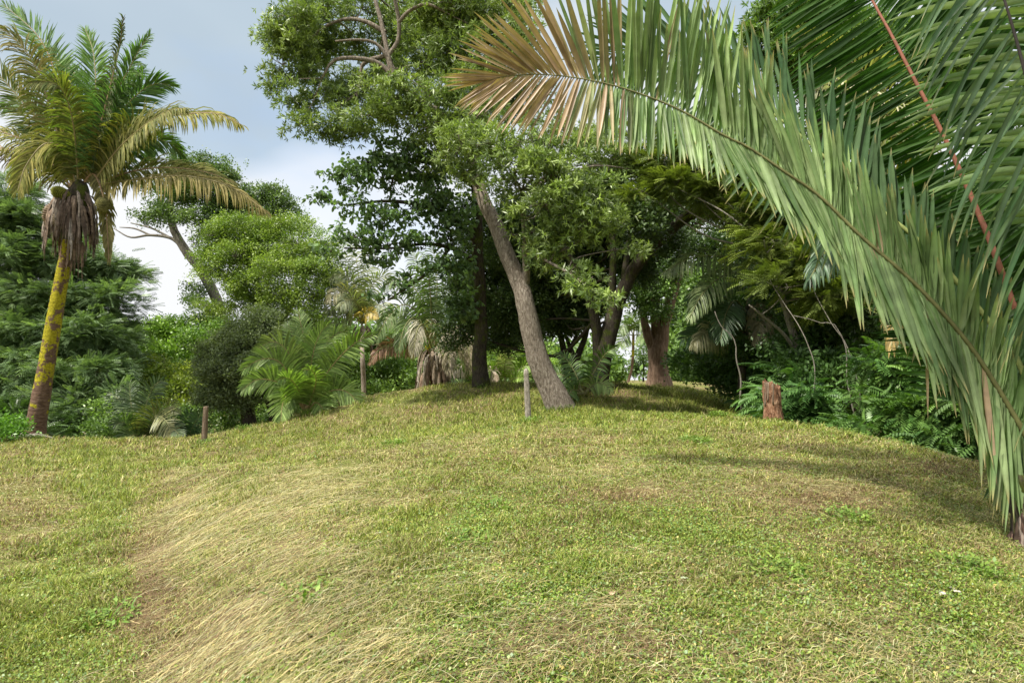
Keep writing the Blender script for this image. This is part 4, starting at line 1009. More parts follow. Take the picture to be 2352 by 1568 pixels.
fr = [  # (points, depth end, side length, colours, face, leaflet length, label)
 ([(172, 420), (150, 300), (128, 175), (88, 85), (10, 12)], 17.4, GRN, .85, .62, .1, None),
 ([(168, 420), (130, 300), (88, 170), (38, 92), (-30, 50)], 16.0, dict(col=(.12, .15, .04), col2=(.36, .28, .13)), .6, .60, .9, 'yellowing frond arching left with drooping leaflets'),
 ([(166, 425), (112, 304), (55, 238), (0, 176), (-60, 120)], 16.6, dict(col=(.09, .14, .04), col2=(.22, .22, .07)), .8, .6, .4, None),
 ([(164, 430), (95, 350), (30, 312), (-40, 300), (-100, 320)], 16.2, YEL, .5, .6, 1.1, None),
 ([(160, 432), (90, 375), (20, 345), (-50, 360), (-110, 400)], 17.0, DRY, .5, .6, 1.2, None),
 ([(205, 410), (214, 300), (220, 200), (214, 120), (196, 68)], 17.8, dict(col=(.09, .17, .035), col2=(.17, .27, .07)), .95, .55, .15, None),
 ([(195, 415), (230, 290), (258, 180), (274, 110), (284, 40)], 16.2, dict(col=(.05, .08, .03), col2=(.14, .15, .07)), .3, .38, .9, 'narrow upright frond with tattered leaflets'),
 ([(205, 410), (254, 245), (296, 160), (322, 112), (345, 80)], 16.8, GRN, .45, .45, .6, None),
 ([(215, 410), (272, 270), (322, 212), (362, 192), (398, 200)], 17.2, dict(col=(.07, .14, .05), col2=(.15, .24, .09)), .95, .6, .2, None),
 ([(215, 415), (280, 330), (345, 278), (430, 262), (500, 262), (556, 288)], 16.4, YEL, .5, .62, 1.1, 'yellow frond kinked in the middle, pointing right'),
 ([(215, 418), (270, 345), (330, 290), (385, 255), (425, 248)], 15.6, dict(col=(.12, .14, .04), col2=(.3, .27, .1)), .5, .6, 1.0, None),
 ([(220, 425), (320, 412), (430, 405), (530, 430), (612, 486)], 16.2, dict(col=(.2, .17, .06), col2=(.38, .31, .14)), .45, .66, 1.25, 'long yellow brown frond drooping furthest right'),
 ([(218, 425), (300, 395), (380, 385), (470, 395), (540, 420)], 17.6, dict(col=(.14, .16, .05), col2=(.28, .26, .1)), .5, .6, .9, None),
 ([(176, 430), (150, 350), (105, 330), (60, 380), (40, 440)], 15.5, YEL, .5, .6, 1.0, None),
 ([(180, 420), (170, 300), (150, 220), (120, 190), (70, 190)], 15.2, dict(col=(.1, .14, .04), col2=(.24, .23, .08)), .6, .55, .7, None),
 ([(195, 415), (225, 310), (205, 230), (180, 180), (150, 150)], 18.6, GRN, .9, .55, .3, None),
 ([(185, 415), (178, 310), (165, 230), (140, 150), (105, 100)], 18.2, GRN, .9, .5, .3, None),
 ([(200, 415), (240, 320), (262, 240), (296, 190), (330, 160)], 18.0, GRN, .9, .5, .3, None),
 ([(175, 420), (120, 340), (80, 270), (40, 240), (-10, 250)], 17.8, GRN, .85, .5, .4, None),
 ([(210, 420), (280, 350), (340, 320), (390, 330), (420, 360)], 17.8, GRN, .8, .5, .5, None),
 ([(200, 420), (250, 330), (300, 290), (330, 310), (350, 370)], 18.8, GRN, .6, .6, .8, None),
 ([(185, 430), (215, 400), (240, 460), (246, 520), (250, 600)], 16.6, dict(col=(.16, .15, .06), col2=(.3, .26, .12)), .7, .3, 1.0, 'dead frond hanging straight down')]
for k, (pts, d1, cl, fc, LL, dp, lb) in enumerate(fr):
    frond(pa, D3(pts, 16.8, d1), 150, LL * 1.5, .045, face=fc, droop=dp, stem=.028, stemc=(.24, .2, .09) if k % 3 else (.3, .2, .12), seg=4, ts=.06, ang=(60, 50, 20), mat=M_FROND_UNDER, seed=100 + k, V=.3, fray=.2, brk=.06, label=lb, jit=.12, **cl)

# --- other palms
def palm(label, basep, trunk, frs, LL, w, nl, stem, seed, name='palm_tree', skirt_=None, cols=None, trunk_mat=None, grp=None, seg=3, **kw):
    b = on_ground(*basep)
    p_ = thing(name, label, 'palm', b, grp)
    if trunk:
        tb = TB(); q = catmull(np.vstack([b + np.array([0, 0, -.15]), [P(a, c, d) for a, c, d, r in trunk]]), 30)
        rr = np.interp(np.linspace(0, 1, 30), np.linspace(0, 1, len(trunk) + 1), [trunk[0][3] * trunk[0][2] / F] + [x[3] * x[2] / F for x in trunk])
        tb.tube(q, rr, k=12, rough=.03); tb.build('trunk', trunk_mat or M_PALMTRUNK, p_)
    rg = np.random.default_rng(seed)
    if skirt_: skirt(p_, P(*skirt_[0]), skirt_[1], skirt_[2], skirt_[3], skirt_[4], rg, [(.34, .27, .2), (.24, .17, .12), (.45, .39, .32), (.14, .1, .07)], skirt_[5])
    for k, f_ in enumerate(frs):
        pts, d0, d1 = f_[:3]; o = dict(f_[3]) if len(f_) > 3 else {}
        a = dict(col=(.09, .16, .035), col2=(.2, .29, .07), face=.8, droop=.35, V=.25, ts=.2)
        a.update(cols or {}); a.update(kw); a.update(o)
        L1 = a.pop('LL', LL)
        frond(p_, D3(pts, d0, d1), nl, L1, w, stem=stem, seg=seg, seed=seed * 50 + k, **a)
    return p_

palm('bushy bright green young palm standing on the left edge of the mound', (705, 944, 18.4), None,
     [([(700, 945), (670, 870), (640, 830), (600, 825), (556, 850)], 18.4, 17.6), ([(700, 945), (665, 895), (630, 875), (590, 872), (556, 895)], 18.4, 17.2),
      ([(700, 945), (680, 850), (655, 800), (625, 785), (590, 800)], 18.4, 18.0, dict(col=(.14, .2, .05), col2=(.3, .36, .11))), ([(703, 945), (690, 860), (680, 800), (668, 760), (662, 745)], 18.4, 19),
      ([(705, 945), (712, 860), (722, 800), (738, 762), (755, 745)], 18.4, 18.6), ([(705, 945), (735, 880), (780, 820), (820, 785), (858, 768)], 18.4, 18, dict(col=(.12, .2, .04), col2=(.26, .35, .1))),
      ([(705, 945), (745, 905), (780, 895), (810, 910), (830, 945)], 18.4, 18), ([(700, 945), (680, 900), (665, 900), (650, 925), (645, 965)], 18.4, 17.5),
      ([(703, 945), (705, 850), (700, 790), (690, 740), (686, 715)], 18.4, 19.2), ([(705, 945), (725, 850), (750, 790), (775, 765), (800, 760)], 18.4, 19.4),
      ([(703, 948), (720, 900), (726, 870), (716, 850), (700, 850)], 18.4, 16.8), ([(703, 948), (690, 905), (676, 880), (660, 868), (640, 872)], 18.4, 16.8), ([(706, 948), (722, 925), (735, 930), (745, 950), (748, 965)], 18.4, 17.6)],
     .66, .055, 62, .022, 2, stemc=(.3, .22, .1), ang=(72, 60, 24), droop=.25, cols=dict(col=(.15, .24, .055), col2=(.32, .42, .13), face=.95))

palm('slim distant palm with pale trunk and one orange yellow frond', (835, 912, 25), [(835, 880, 25, 5.5), (832, 810, 25, 5), (832, 760, 27, 6)],
     [([(832, 745), (825, 690), (808, 650), (785, 630), (760, 640)], 27, 26), ([(832, 745), (815, 705), (795, 690), (770, 695), (745, 725)], 27, 26), ([(832, 745), (812, 725), (790, 725), (765, 745), (750, 780)], 27, 26),
      ([(832, 745), (835, 690), (842, 640), (850, 610), (862, 590)], 27, 28), ([(832, 745), (838, 690), (855, 655), (880, 635), (905, 640)], 27, 27), ([(832, 745), (850, 710), (870, 700), (890, 715), (900, 745)], 27, 26),
      ([(832, 748), (828, 735), (836, 722), (852, 718), (866, 728)], 26.6, 25.5, dict(col=(.34, .25, .05), col2=(.45, .34, .08), LL=.5)), ([(832, 745), (820, 680), (805, 620), (790, 590), (770, 580)], 27, 28),
      ([(832, 745), (828, 680), (822, 620), (815, 580), (812, 550)], 27, 28), ([(832, 745), (822, 700), (800, 670), (775, 670), (752, 690)], 27, 25.5, dict(col=(.28, .26, .13), col2=(.45, .4, .24))), ([(832, 745), (826, 710), (812, 690), (795, 690), (780, 705)], 27, 25)],
     .85, .06, 40, .03, 3, skirt_=((832, 752, 27), 26, .25, .7, .09, (-.4, .1)), trunk_mat=M_PALE_TRUNK, cols=dict(col=(.14, .18, .08), col2=(.34, .36, .2)), droop=.7, name='palm_tree')

palm('large grey green palm with a skirt of dead fronds on the back of the mound', (1003, 890, 24), [(1003, 870, 24, 16), (1000, 820, 24, 17), (992, 790, 24, 17)],
     [([(992, 795), (960, 720), (925, 700), (890, 730), (865, 780)], 24, 23), ([(992, 790), (975, 710), (950, 660), (915, 640), (880, 660)], 24, 24), ([(992, 790), (985, 720), (972, 660), (960, 610), (945, 575)], 24, 24.5),
      ([(996, 790), (1000, 720), (1004, 650), (1000, 600), (990, 560)], 24, 24), ([(998, 790), (1015, 710), (1030, 650), (1040, 610), (1052, 580)], 24, 24.5), ([(1000, 790), (1030, 720), (1060, 690), (1085, 700), (1100, 740)], 24, 24),
      ([(992, 800), (970, 750), (950, 730), (930, 750), (915, 800)], 24, 22.6), ([(1000, 800), (1035, 760), (1060, 770), (1075, 800), (1082, 850)], 24, 23, dict(col=(.3, .25, .17), col2=(.45, .38, .28), droop=1.3)),
      ([(988, 815), (940, 793), (905, 790), (872, 802), (850, 832)], 24, 22.8, dict(col=(.22, .13, .08), col2=(.36, .22, .15), droop=.9, LL=.62, label='brown dead frond arching left')),
      ([(992, 800), (980, 760), (970, 745), (958, 760), (950, 810)], 23.6, 22.2, dict(col=(.3, .28, .2), col2=(.5, .46, .36), droop=1.3)), ([(996, 800), (1010, 770), (1022, 770), (1030, 800), (1032, 850)], 23.6, 22.4, dict(col=(.3, .26, .18), col2=(.48, .42, .33), droop=1.3)),
      ([(994, 790), (990, 700), (985, 640), (975, 600), (970, 580)], 24, 22.6)],
     .85, .055, 52, .035, 4, skirt_=((996, 800, 24), 44, .3, 1.25, .1, (-.9, .1)), cols=dict(col=(.1, .15, .06), col2=(.21, .28, .12)), droop=.7)

palm('half dead small palm between the grey green palm and the dark trunk', (1080, 880, 25), None,
     [([(1085, 880), (1075, 850), (1060, 843), (1045, 850), (1035, 862)], 25, 24, dict(col=(.35, .3, .24), col2=(.55, .48, .4), droop=1.2)), ([(1088, 880), (1090, 830), (1082, 810), (1070, 806), (1058, 818)], 25, 25, dict(col=(.3, .26, .2), col2=(.5, .44, .36), droop=1.2)),
      ([(1090, 880), (1110, 850), (1125, 850), (1135, 865), (1140, 885)], 25, 24, dict(col=(.4, .3, .22), col2=(.6, .5, .4), droop=1.2)), ([(1085, 880), (1070, 865), (1050, 865), (1040, 875), (1030, 885)], 25, 23.5)],
     .6, .06, 30, .02, 5)
palm('low green palm clump right of the dark straight trunk', (1160, 885, 25), None,
     [([(1160, 885), (1150, 850), (1140, 815), (1130, 790)], 25, 25), ([(1160, 885), (1165, 840), (1175, 810), (1190, 790)], 25, 25.5), ([(1160, 885), (1140, 860), (1125, 850), (1112, 855)], 25, 24), ([(1160, 885), (1185, 855), (1205, 840), (1225, 842)], 25, 24.5),
      ([(1160, 885), (1180, 870), (1200, 868), (1215, 880)], 25, 23.5), ([(1160, 885), (1158, 850), (1162, 820), (1158, 795)], 25, 24, dict(col=(.3, .3, .2), col2=(.5, .46, .36)))],
     .55, .06, 30, .02, 6, cols=dict(col=(.14, .24, .04), col2=(.3, .42, .08)))
palm('young dark palm leaning out from the foot of the many stemmed tree', (1345, 905, 17), None,
     [([(1345, 905), (1362, 860), (1378, 830), (1395, 808), (1415, 796)], 17, 16.6), ([(1345, 905), (1360, 885), (1375, 878), (1392, 885), (1403, 898)], 17, 16.2, dict(col=(.16, .24, .06), col2=(.3, .38, .12))), ([(1340, 905), (1320, 895), (1310, 900), (1304, 920), (1306, 950)], 17, 16),
      ([(1340, 905), (1325, 865), (1312, 840), (1298, 822), (1280, 812)], 17, 17.6), ([(1340, 900), (1315, 875), (1290, 860), (1265, 858), (1245, 870)], 17, 17.8), ([(1342, 905), (1290, 900), (1262, 905), (1245, 930)], 17, 17.6)],
     .42, .045, 34, .018, 7, cols=dict(col=(.06, .12, .03), col2=(.14, .23, .05)), droop=.45)
palm('dark low palm in the dip at the left, its fronds fanning over the lawn edge', (345, 1010, 19), None,
     [([(330, 1020), (350, 970), (370, 945), (392, 932), (405, 945)], 19, 18.6, dict(col=(.13, .16, .05), col2=(.26, .27, .1))), ([(325, 1020), (330, 960), (340, 915), (355, 885), (375, 872)], 19, 19.5), ([(330, 1020), (310, 960), (300, 920), (298, 880)], 19, 19.5),
      ([(335, 1020), (370, 990), (395, 985), (415, 1000)], 19, 18), ([(325, 1020), (300, 985), (285, 970), (265, 975)], 19, 18.4), ([(330, 1020), (350, 960), (375, 960), (392, 985), (398, 1010)], 19, 18, dict(col=(.13, .15, .05), col2=(.26, .25, .1))),
      ([(318, 1020), (290, 950), (270, 915), (250, 900)], 19.5, 20), ([(330, 1020), (315, 1000), (300, 1000), (290, 1010)], 19, 17.8)],
     .65, .05, 44, .02, 8, cols=dict(col=(.05, .09, .03), col2=(.12, .17, .06)))
palm('small blue green palm beside the short wooden post', (430, 1012, 19), None,
     [([(425, 1020), (440, 985), (455, 960), (475, 945)], 19, 18.8), ([(425, 1020), (425, 985), (430, 960), (440, 945)], 19, 19.2), ([(425, 1020), (410, 990), (400, 975), (385, 968)], 19, 18.6), ([(425, 1020), (450, 1000), (465, 998), (480, 1005)], 19, 18.2)],
     .45, .045, 30, .014, 9, cols=dict(col=(.06, .12, .05), col2=(.13, .21, .09)))
palm('palm deep in the right thicket with a long frond bowed left across the gap', (1700, 900, 17), [(1705, 850, 17, 9), (1712, 780, 17, 8), (1720, 700, 17, 8)],
     [([(1760, 625), (1720, 598), (1660, 588), (1590, 592), (1525, 625)], 16.6, 15.6, dict(col=(.14, .19, .08), col2=(.3, .34, .17), droop=1.2, LL=.72)), ([(1745, 640), (1700, 625), (1650, 640), (1610, 680), (1585, 730)], 16.8, 15.4, dict(col=(.16, .22, .09), col2=(.3, .36, .17), droop=.8, LL=.7)),
      ([(1720, 740), (1690, 700), (1650, 680), (1610, 678), (1580, 690)], 17, 16, dict(col=(.07, .13, .06), col2=(.13, .21, .1))), ([(1715, 770), (1680, 740), (1640, 740), (1600, 765), (1565, 780)], 17, 16.2),
      ([(1715, 700), (1720, 650), (1722, 600), (1715, 560)], 17, 17.5), ([(1718, 710), (1740, 690), (1745, 730), (1738, 780)], 17, 16, dict(col=(.2, .18, .1), col2=(.32, .28, .18), droop=1.2)),
      ([(1700, 780), (1650, 760), (1620, 765), (1590, 790)], 17, 16, dict(col=(.2, .2, .1), col2=(.36, .34, .2), droop=1.3)), ([(1715, 720), (1690, 690), (1668, 720), (1655, 780)], 17, 15.8)],
     .7, .05, 52, .022, 10, cols=dict(col=(.05, .1, .04), col2=(.11, .18, .08)), trunk_mat=M_BARK2)
palm('small distant palm seen in the gap left of the vine clad trunk', (1440, 880, 36), [(1452, 840, 36, 3), (1455, 770, 36, 3)],
     [([(1455, 770), (1445, 750), (1435, 745), (1425, 760)], 36, 35), ([(1455, 770), (1460, 745), (1472, 738), (1484, 750)], 36, 35), ([(1455, 770), (1440, 768), (1430, 778), (1425, 795)], 36, 35), ([(1455, 770), (1455, 740), (1450, 720)], 36, 36), ([(1455, 770), (1470, 768), (1480, 780)], 36, 35)],
     .9, .08, 24, .03, 20, cols=dict(col=(.1, .15, .05), col2=(.2, .28, .1)))
palm('yellow fronded palm showing behind the foreground fronds', (2190, 900, 12.6), [(2180, 700, 12.4, 11), (2150, 520, 12.4, 10)],
     [([(2150, 470), (2090, 330), (2020, 250), (1930, 205), (1840, 215)], 12.4, 11.0, dict(col=(.3, .3, .17), col2=(.5, .48, .32), droop=1.2, LL=0.94)), ([(2140, 480), (2080, 420), (2010, 400), (1940, 430), (1880, 500)], 12.4, 10.6, dict(col=(.26, .24, .03), col2=(.42, .36, .04), LL=0.74)),
      ([(2140, 460), (2080, 280), (1990, 170), (1900, 110), (1830, 70)], 12.4, 11.2, dict(col=(.18, .18, .07), col2=(.36, .33, .16), LL=0.81)), ([(2150, 470), (2060, 370), (1960, 350), (1880, 390), (1830, 450)], 12.4, 10.4, dict(col=(.1, .15, .05), col2=(.2, .26, .1), droop=1.1)),
      ([(2140, 500), (2060, 470), (1970, 500), (1900, 570), (1860, 640)], 12.4, 10.6, dict(col=(.05, .1, .05), col2=(.1, .17, .08), droop=1.1)), ([(2150, 500), (2100, 520), (2060, 600), (2050, 700), (2048, 800)], 12.4, 10.8, dict(col=(.2, .16, .06), col2=(.34, .24, .08), droop=1.4, LL=0.68, brk=.4)),
      ([(2160, 500), (2130, 560), (2095, 680), (2090, 800), (2092, 900)], 12.4, 10.8, dict(col=(.16, .14, .06), col2=(.34, .24, .08), droop=1.4, LL=0.54, brk=.5))],
     .88, .055, 60, .025, 21, trunk_mat=M_BARK2)

# --- the big foreground palm at the right edge
fb = on_ground(2405, 1180, 5.0)
fp = thing('palm_tree', 'big foreground palm at the right edge whose fronds arch over the lawn', 'palm', fb)
tb = TB(); c0 = P(2405, 1120, 5.0)
q = catmull(np.array([fb + np.array([.02, 0, -.1]), fb + np.array([0, 0, .15]), c0 + np.array([.0, .05, .1])]), 14)
tb.tube(q, np.linspace(.2, .26, 14), k=14, rough=.06); tb.build('trunk', M_BARK2, fp)
rgf = np.random.default_rng(77)
for k in range(16):
    a = rgf.uniform(2.0, 5.2)
    sheath(fp, c0 + np.array([math.cos(a) * .2, math.sin(a) * .2, rgf.uniform(-.35, .1)]), (math.cos(a) * .35, math.sin(a) * .35, -.5), .42, .035, [(.16, .1, .08), (.08, .055, .04), (.3, .24, .2)][k % 3], rgf)
GA = dict(col=(.12, .21, .07), col2=(.34, .44, .21))
GD = dict(col=(.02, .055, .012), col2=(.05, .11, .02))
GS = dict(col=(.05, .11, .045), col2=(.13, .21, .1))
F1 = [(2420, 1120, 5.0), (2352, 993, 5.0), (2285, 880, 5.05), (2212, 773, 5.1), (2102, 652, 5.2), (1974, 539, 5.35), (1882, 450, 5.45), (1809, 399, 5.5), (1722, 340, 5.6), (1663, 311, 5.65), (1546, 245, 5.8), (1400, 194, 5.95), (1260, 172, 6.05), (1160, 176, 6.1), (1110, 190, 6.15)]
frond(fp, F1, 225, 1.0, .054, face=.95, ang=[30, 34, 36, 58, 70, 68, 40, 10], angL=[152, 152, 150, 145, 120, 100, 58, 16], droop=.06, V=-.05, VL=.45, tpow=.88, stem=.020, stemc=(.13, .13, .05), seg=8, ts=.05, seed=1, brk=.01,
      tipc=(.40, .28, .18), tip_from=.80, label='huge frond arching across the view with a brown dry tip', fray=.06, dead=.015, proft=([.5, .7, .85, 1.0, 1.1, 1.05, .85, .45], [1.0, 1.0, .78, .60, .60, .66, .70, .4]), tipend=(.42, .34, .16), twist=.4, fold=.8, **GA)
F2 = [(2430, 1110, 5.2), (2352, 860, 5.3), (2285, 755, 5.4), (2139, 580, 5.6), (2029, 487, 5.8), (1974, 439, 5.9), (1868, 337, 6.1), (1765, 253, 6.3), (1650, 170, 6.5), (1530, 120, 6.7), (1430, 118, 6.8), (1370, 140, 6.9)]
frond(fp, F2, 130, 1.0, .055, face=.85, ang=(30, 45, 25), angL=(150, 120, 45), droop=.12, V=.1, stem=.024, stemc=(.26, .3, .1), seg=7, ts=.05, seed=2, brk=.02, proft=([.35, .5, .75, .9, .95, .9, .8, .4], [.8, .9, .9, .9, .85, .8, .7, .4]), tipend=(.4, .33, .16), twist=.3, fold=.5, **GS)
F3 = [(2430, 1110, 5.6), (2400, 950, 5.7), (2352, 773, 5.8), (2285, 583, 5.9), (2249, 494, 6.0), (2176, 330, 6.1), (2102, 186, 6.2), (2047, 80, 6.3), (2003, 0, 6.4), (1960, -90, 6.5), (1900, -200, 6.6)]
frond(fp, F3, 160, 1.2, .064, face=.9, ang=(60, 64, 60), angL=(64, 92, 82), droop=.05, V=-.12, stem=.034, stemc=(.3, .12, .08), seg=6, ts=.1, seed=3, brk=.01, proft=[.9, 1, 1, .95, .8, .5], label='dark green frond with a red brown midrib', fold=.55, mat=M_FROND_UNDER, **GD)
F4 = [(2560, 1000, 4.6), (2500, 720, 4.5), (2430, 440, 4.45), (2380, 270, 4.4), (2350, 150, 4.4), (2325, 60, 4.4), (2300, -20, 4.4), (2260, -130, 4.5), (2200, -230, 4.6)]
frond(fp, F4, 54, 1.05, .036, face=.75, ang=(140, 130, 110), angL=(150, 138, 118), droop=.45, V=.1, stem=.022, stemc=(.06, .05, .05), seg=8, ts=.1, seed=4, brk=.04, proft=[.8, 1, 1, .95, .8, .5], tipend=(.5, .42, .2), twist=.4, label='pale grey green frond hanging down the right edge', **GS)
F7 = [(2430, 1110, 5.3), (2370, 900, 5.6), (2290, 700, 5.9), (2200, 560, 6.2), (2100, 450, 6.5), (2010, 380, 6.7)]
frond(fp, F7, 80, .8, .05, face=.7, ang=(60, 60, 35), angL=(150, 120, 50), droop=.3, V=.1, stem=.022, stemc=(.12, .14, .05), seg=6, ts=.05, seed=7, col=(.04, .09, .025), col2=(.1, .17, .05))
def W2(pts): return [tuple(float(c) for c in proj(np.array(p, float))) for p in pts]
frond(fp, W2([(4.45, 5.0, 1.1), (4.3, 4.8, 3.4), (3.8, 4.4, 5.2), (2.7, 3.9, 6.2), (1.4, 3.4, 6.5), (0.2, 3.0, 6.3)]), 90, 1.1, .055, face=.0, ang=(80, 62, 25), droop=.3, V=.1, stem=.024, stemc=(.2, .22, .08), seg=6, ts=.25, seed=31, **GA)  # this and the next two: unseen fronds added to shade the right foreground
frond(fp, W2([(4.5, 5.0, 1.1), (4.5, 4.5, 3.2), (4.1, 3.9, 5.0), (3.3, 3.2, 6.0), (2.3, 2.5, 6.2)]), 90, 1.1, .055, face=.0, ang=(80, 62, 25), droop=.3, V=.1, stem=.024, stemc=(.2, .22, .08), seg=6, ts=.25, seed=32, **GA)
frond(fp, W2([(4.5, 5.0, 1.1), (4.9, 4.6, 3.2), (5.2, 4.2, 5.0), (5.2, 3.6, 6.2), (4.9, 3.0, 6.8)]), 90, 1.1, .055, face=.0, ang=(80, 62, 25), droop=.3, V=.1, stem=.024, stemc=(.2, .22, .08), seg=6, ts=.25, seed=33, **GA)
F8 = [(2430, 1110, 5.8), (2470, 800, 6.4), (2480, 500, 6.8), (2440, 250, 7.0), (2360, 60, 7.2), (2250, -60, 7.4)]
frond(fp, F8, 100, 1.2, .055, face=.9, ang=(85, 70, 40), droop=.1, V=.05, stem=.022, stemc=(.12, .14, .05), seg=6, ts=.1, seed=8, mat=M_FROND_UNDER, col=(.03, .07, .02), col2=(.07, .13, .04))

# ================================================================== POSTS, STUMPS, LITTER
def post(name, label, cat, base_uvd, top_uv, w0, w1, mat, seed, square=True, roundtop=True):
    u, v, d = base_uvd; b = P(u, v, d); tpt = P(top_uv[0], top_uv[1], d)
    gzb = gz(b[0], b[1])[0]
    b = b + (tpt - b) * ((gzb - .08 - b[2]) / (tpt[2] - b[2]))
    rg = np.random.default_rng(seed); m = 22; k = 16
    s = np.linspace(0, 1, m); ax = tpt - b
    th = np.arange(k) / k * 2 * math.pi + math.pi / k
    sq = 1 / np.maximum(np.abs(np.cos(th)), np.abs(np.sin(th))) if square else np.ones(k)
    sq = np.minimum(sq, 1.28)
    V = []
    for i, s_ in enumerate(s):
        w = (w0 + (w1 - w0) * s_) / 2
        if roundtop and s_ > .95: w *= math.sqrt(max(0, 1 - ((s_ - .95) / .055) ** 2)) * .9 + .1
        rr = w * sq * (1 + rg.normal(0, .018, k))
        V += [b + ax * s_ + np.array([math.cos(t_) * r_, math.sin(t_) * r_, (rg.normal(0, .006) if i == m - 1 and not roundtop else 0)]) for t_, r_ in zip(th, rr)]
    V.append(tpt + np.array([0, 0, .004 if roundtop else -.01]))
    i = np.arange(m - 1)[:, None] * k; j = np.arange(k)[None]; j2 = (j + 1) % k
    Q = np.stack([i + j, i + j2, i + k + j2, i + k + j], -1).reshape(-1, 4)
    c = np.stack([(m - 1) * k + np.arange(k), (m - 1) * k + (np.arange(k) + 1) % k, np.full(k, m * k)], -1)
    o = mk(name, np.array(V), [Q, c], mat, None, smooth=False, origin=b)
    tag(o, label, cat)
    return o
post('concrete_post', 'slim pale weathered concrete post standing in the lawn before the leaning tree', 'post', (1214, 973, 12.3), (1208, 846), .125, .095, M_CONC, 1)
post('wooden_post', 'short grey brown wooden post at the left edge of the mound', 'post', (469, 1017, 16), (473, 933), .125, .1, M_WOODPOST, 2, roundtop=False)

def stump(name, label, c_uvd, top_v, rad, seed, mat, slab=True):
    u, v, d = c_uvd; b = P(u, v, d); b[2] = gz(b[0], b[1])[0] - .06; H_ = P(u, top_v, d)[2] - b[2]
    rg = np.random.default_rng(seed); k = 40; m = 34; V = []
    th = np.arange(k) / k * 2 * math.pi
    # broken, ragged rim: taller on the left
    rim = 1 - .10 * (np.cos(th) * .5 + .5) + .05 * np.sin(th * 3 + 1) + rg.normal(0, .018, k)
    for i in range(m):
        s_ = i / (m - 1)
        r_ = rad * (1.12 - .3 * s_ + .1 * math.exp(-s_ * 8)) * (1 + .06 * np.sin(th * 4 + s_ * 3) + .05 * np.sin(th * 9 + s_ * 9) + rg.normal(0, .03, k) + .06 * math.sin(s_ * 9))
        x = np.cos(th) * r_ - .02 * s_; y = np.sin(th) * r_; z = s_ * H_ * rim + .0
        V.append(np.stack([x, y, z], -1) + b)
    # hollow top
    V.append(np.stack([np.cos(th) * rad * .55, np.sin(th) * rad * .55, H_ * (rim * .93)], -1) + b)
    V.append(np.stack([np.cos(th) * rad * .4, np.sin(th) * rad * .4, H_ * (rim * .8)], -1) + b)
    M_ = len(V); V = np.concatenate(V); i = np.arange(M_ - 1)[:, None] * k; j = np.arange(k)[None]; j2 = (j + 1) % k
    Q = np.stack([i + j, i + j2, i + k + j2, i + k + j], -1).reshape(-1, 4)
    V = np.vstack([V, [b + np.array([0, 0, H_ * .7])]]); n0 = (M_ - 1) * k
    c = np.stack([n0 + np.arange(k), n0 + (np.arange(k) + 1) % k, np.full(k, M_ * k)], -1)
    if not slab:
        return tag(mk(name, V, [Q, c], mat, None, origin=b, smooth=True), label, 'stump')
    t_ = thing(name, label, 'stump', b)
    mk('core', V, [Q, c], mat, t_, smooth=True)
    for q_, (a, z0, z1, w) in enumerate(((3.4, .52, 1.0, .03), (3.75, .6, .98, .022), (4.3, .55, .97, .02))):
        Vs = []
        for s_ in np.linspace(0, 1, 8):
            z = (z0 + (z1 - z0) * s_) * H_; rr = rad * (1.12 - .3 * (z / H_)) * 1.03
            wv = w * (.35 + .9 * s_) / rad
            for da in (-wv, 0, wv):
                for o_ in (0, .018): Vs.append(b + np.array([math.cos(a + da) * (rr + o_), math.sin(a + da) * (rr + o_), z + rg.normal(0, .008)]))
        Vs = np.array(Vs); Q = []
        for i_ in range(7):
            o0 = i_ * 6; o1 = o0 + 6
            for x_, y_ in ((1, 3), (3, 5), (5, 4), (4, 2), (2, 0), (0, 1)): Q.append([o0 + x_, o0 + y_, o1 + y_, o1 + x_])
        Q.append([0, 2, 3, 1]); Q.append([2, 4, 5, 3]); Q.append([42, 43, 45, 44]); Q.append([44, 45, 47, 46])
        mk('bark_strip', Vs, [np.array(Q)], M_WOODPOST, t_)
    return t_
stump('tree_stump', 'tall rotten red brown tree stump standing on the right brow of the lawn', (1777, 978, 10.9), 877, .155, 4, M_STUMP)
stump('small_stump', 'tiny dark stump on the far slope beside the vine clad trunk', (1488, 897, 21), 884, .09, 5, M_BARK2, slab=False)
stump('mossy_stump', 'low broken grey stump half hidden by weeds left of the rotten stump', (1690, 978, 11.6), 956, .07, 6, M_WOODPOST, slab=False)

# fallen grey root at the foot of the left palm
tb = TB(); pr = [(-10, 1021), (20, 1014), (45, 1006), (72, 1008), (100, 1007), (128, 1003)]
pp = np.array([P(u, v, 16.4) for u, v in pr]); pp[:, 2] = gz(pp[:, 0], pp[:, 1]) + np.array([.03, .07, .12, .1, .08, .04])
tb.tube(catmull(pp, 24), np.interp(np.linspace(0, 1, 24), [0, .3, .7, 1], [.03, .08, .07, .02]), k=9, rough=.12)
ob = tb.build('fallen_root', M_TWIG, None, origin=pp[2]); tag(ob, 'grey fallen root lying across the foot of the mossy palm', 'root')

